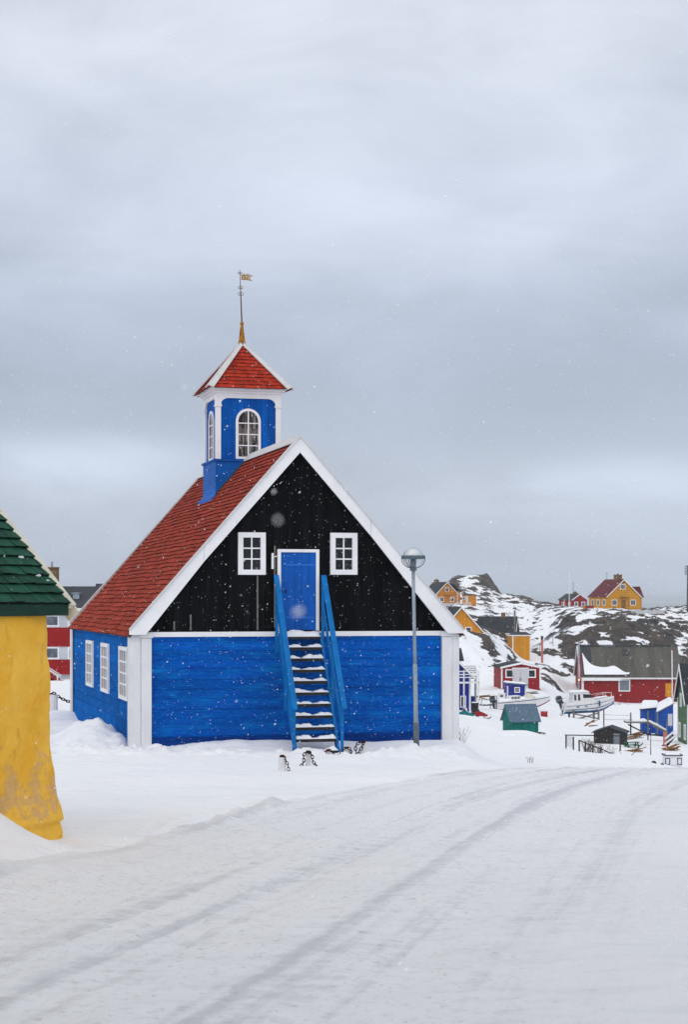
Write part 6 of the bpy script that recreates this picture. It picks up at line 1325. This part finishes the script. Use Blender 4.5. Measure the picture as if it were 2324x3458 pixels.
    m = MB(); m.bar((q(1908), -.05, zz(2481)), (q(2092), -.05, zz(2484)), .05, .06); m.build('rail', M['dark_iron'], f)
    m = MB()
    for k in range(9): a = k/8; m.tube([(q(1912+25*a), 0, zz(2484+3*a)), (q(1913+24*a), 0, zz(2516+10*a))], .006, 4)
    for k in range(8): a = k/7; m.tube([(q(1913), .0, zz(2486+30*a)), (q(1937), .0, zz(2488+38*a))], .006, 4)
    m.build('netting', M['galv'], f)
    Y = 98; f = sbox('wooden_fence', 'broken dark post fence leaning down the slope above the road crest', 'fence', 2050, Y, 0, hz(2560, Y)); q = lambda p: (p-2050)/6000*Y; zz = lambda p: hz(p, Y)-hz(2560, Y)
    for p0, a, p1, b_ in ((1957, 2535, 1956, 2498), (1977, 2541, 1978, 2503), (2003, 2553, 2003, 2512), (2029, 2570, 2030, 2521), (2056, 2582, 2068, 2539), (2108, 2585, 2126, 2560)): m = MB(); d = (zz(b_)-zz(a)); m.bar((q(p0)-(q(p1)-q(p0))*.5, 0, zz(a)-.4), (q(p1), 0, zz(b_)), .075, .075); m.build('post', M['dark_wood'], f)
    for p0, a, p1, b_ in ((1956, 2499, 1992, 2514), (1990, 2513, 2034, 2530), (2034, 2530, 2118, 2568), (2112, 2566, 2142, 2592)): m = MB(); m.bar((q(p0), -.06, zz(a)), (q(p1), -.06, zz(b_)), .04, .06); m.build('rail', M['dark_wood'], f)
    m = MB(); m.tube([(q(2090), -.03, zz(2534)), (q(2116), -.03, zz(2566))], .012, 5); m.tube([(q(2118), -.1, zz(2566)), (q(2172), -.1, zz(2505))], .02, 5); m.build('wire', M['dark_iron'], f)
    Y = 106; f = sbox('rail_frame', 'thin dark goal-like frame right of the green table', 'frame', 2198, Y, 0, hz(2536, Y)); q = lambda p: (p-2198)/6000*Y; zz = lambda p: hz(p, Y)-hz(2536, Y); m = MB(); m.tube([(0, 0, -.4), (0, 0, zz(2476)), (q(2098), 0, zz(2482))], .028, 6); m.build('pipe', M['dark_iron'], f)
    # dry bushes
    for k, (px, py, Y, hh, n, lab) in enumerate(((1552, 2515, 41.4, .40, 16, 'dry twig bush at the right corner of the blue church'), (1790, 2556, 56, .26, 16, 'sparse dead weed poking from the snow slope, midway to the dark fence'), (1990, 2548, 99, .75, 60, 'reddish leafless bush tangled in the broken fence'), (2026, 2556, 97, .6, 40, 'thin bare bush right of the reddish one by the broken fence'), (2068, 2562, 97, .45, 20, 'small bare bush by the leaning fence post'))):
        x = at(px, Y); z = Hp(x, Y); b = MB(); rr = random.Random(70 + k)
        if k in (2, 3, 4): z = max(z, hz(py, Y) - .1)
        for q in range(n):
            a = rr.uniform(0, 6.28); sp = rr.uniform(.1, .75)*hh; h0 = hh*rr.uniform(.5, 1); p = Vector((rr.uniform(-.15, .15)*hh*2.5, rr.uniform(-.1, .1)*hh*2, -.1)); e = p + Vector((math.cos(a)*sp, math.sin(a)*sp, h0 + .1)); mid = (p+e)/2 + Vector((rr.uniform(-.05, .05), 0, .06*hh))
            b.tube([p, mid, e], [.008*hh*1.5, .006*hh*1.5, .002], 4)
            for w in range(2): t = rr.uniform(.4, .95); c0 = mid + (e-mid)*t; b.tube([c0, c0 + Vector((rr.uniform(-1, 1), rr.uniform(-1, 1), rr.uniform(.2, 1)))*hh*.22], [.004*hh*1.5, .0015], 3)
        s = thing('dry_bush', lab, 'bush', (x, Y, z)); b.build('twigs', M['twig'], s)
    # bare ground showing at the edge behind the left corner of the church
    # loose stones
    rr = random.Random(99); g = 'small dark stones in the snow'
    for k, (px, Y) in enumerate(((1925, 188), (2082, 150), (2208, 90), (2236, 91), (2040, 160))):
        x = at(px, Y); q = .10 + .08*rr.random(); m = MB(); m.lathe([(q*.7, -.1), (q, .03), (q*.8, q*.7), (q*.25, q)], 7); m.v = [(a*rr.uniform(.8, 1.2), b*rr.uniform(.8, 1.2), c) for a, b, c in m.v]
        o = m.build('stone', M['dark_wood'], None); o.location = (x, Y, Hp(x, Y)); tag(o, 'small dark stone lying in the snow of the valley', 'stone', g)

for px, Y, r_ in ((1510, 432, 8), (1584, 425, 5), (1566, 408, 5), (1558, 255, 7), (1675, 285, 6), (1762, 263, 4), (2107, 384, 9), (1958, 420, 6), (1831, 258, 2), (2083, 362, 5), (1760, 216, 6), (2120, 241, 9), (2010, 241, 7), (2240, 241, 7)): PLOTS.append((at(px, Y), Y, r_))
sc = bpy.context.scene
make_ground(); make_road(); make_sea(); make_church(); make_stairs(); make_lamp(); make_bollards(); make_yellow_house(); make_apartments(); make_houses(); make_valley()
make_snowfall(); make_haze(); make_world(); make_sun(); make_camera()
sc.view_settings.view_transform = 'Standard'; sc.view_settings.look = 'None'; sc.view_settings.exposure = 0; sc.view_settings.gamma = 1; sc.view_settings.use_curve_mapping = False
sc.render.engine = 'CYCLES'; sc.cycles.use_denoising = True; sc.cycles.denoiser = 'OPENIMAGEDENOISE'; sc.cycles.denoising_input_passes = 'RGB_ALBEDO_NORMAL'; sc.cycles.denoising_prefilter = 'NONE'; sc.cycles.max_bounces = 8; sc.cycles.transparent_max_bounces = 16; sc.cycles.volume_bounces = 1
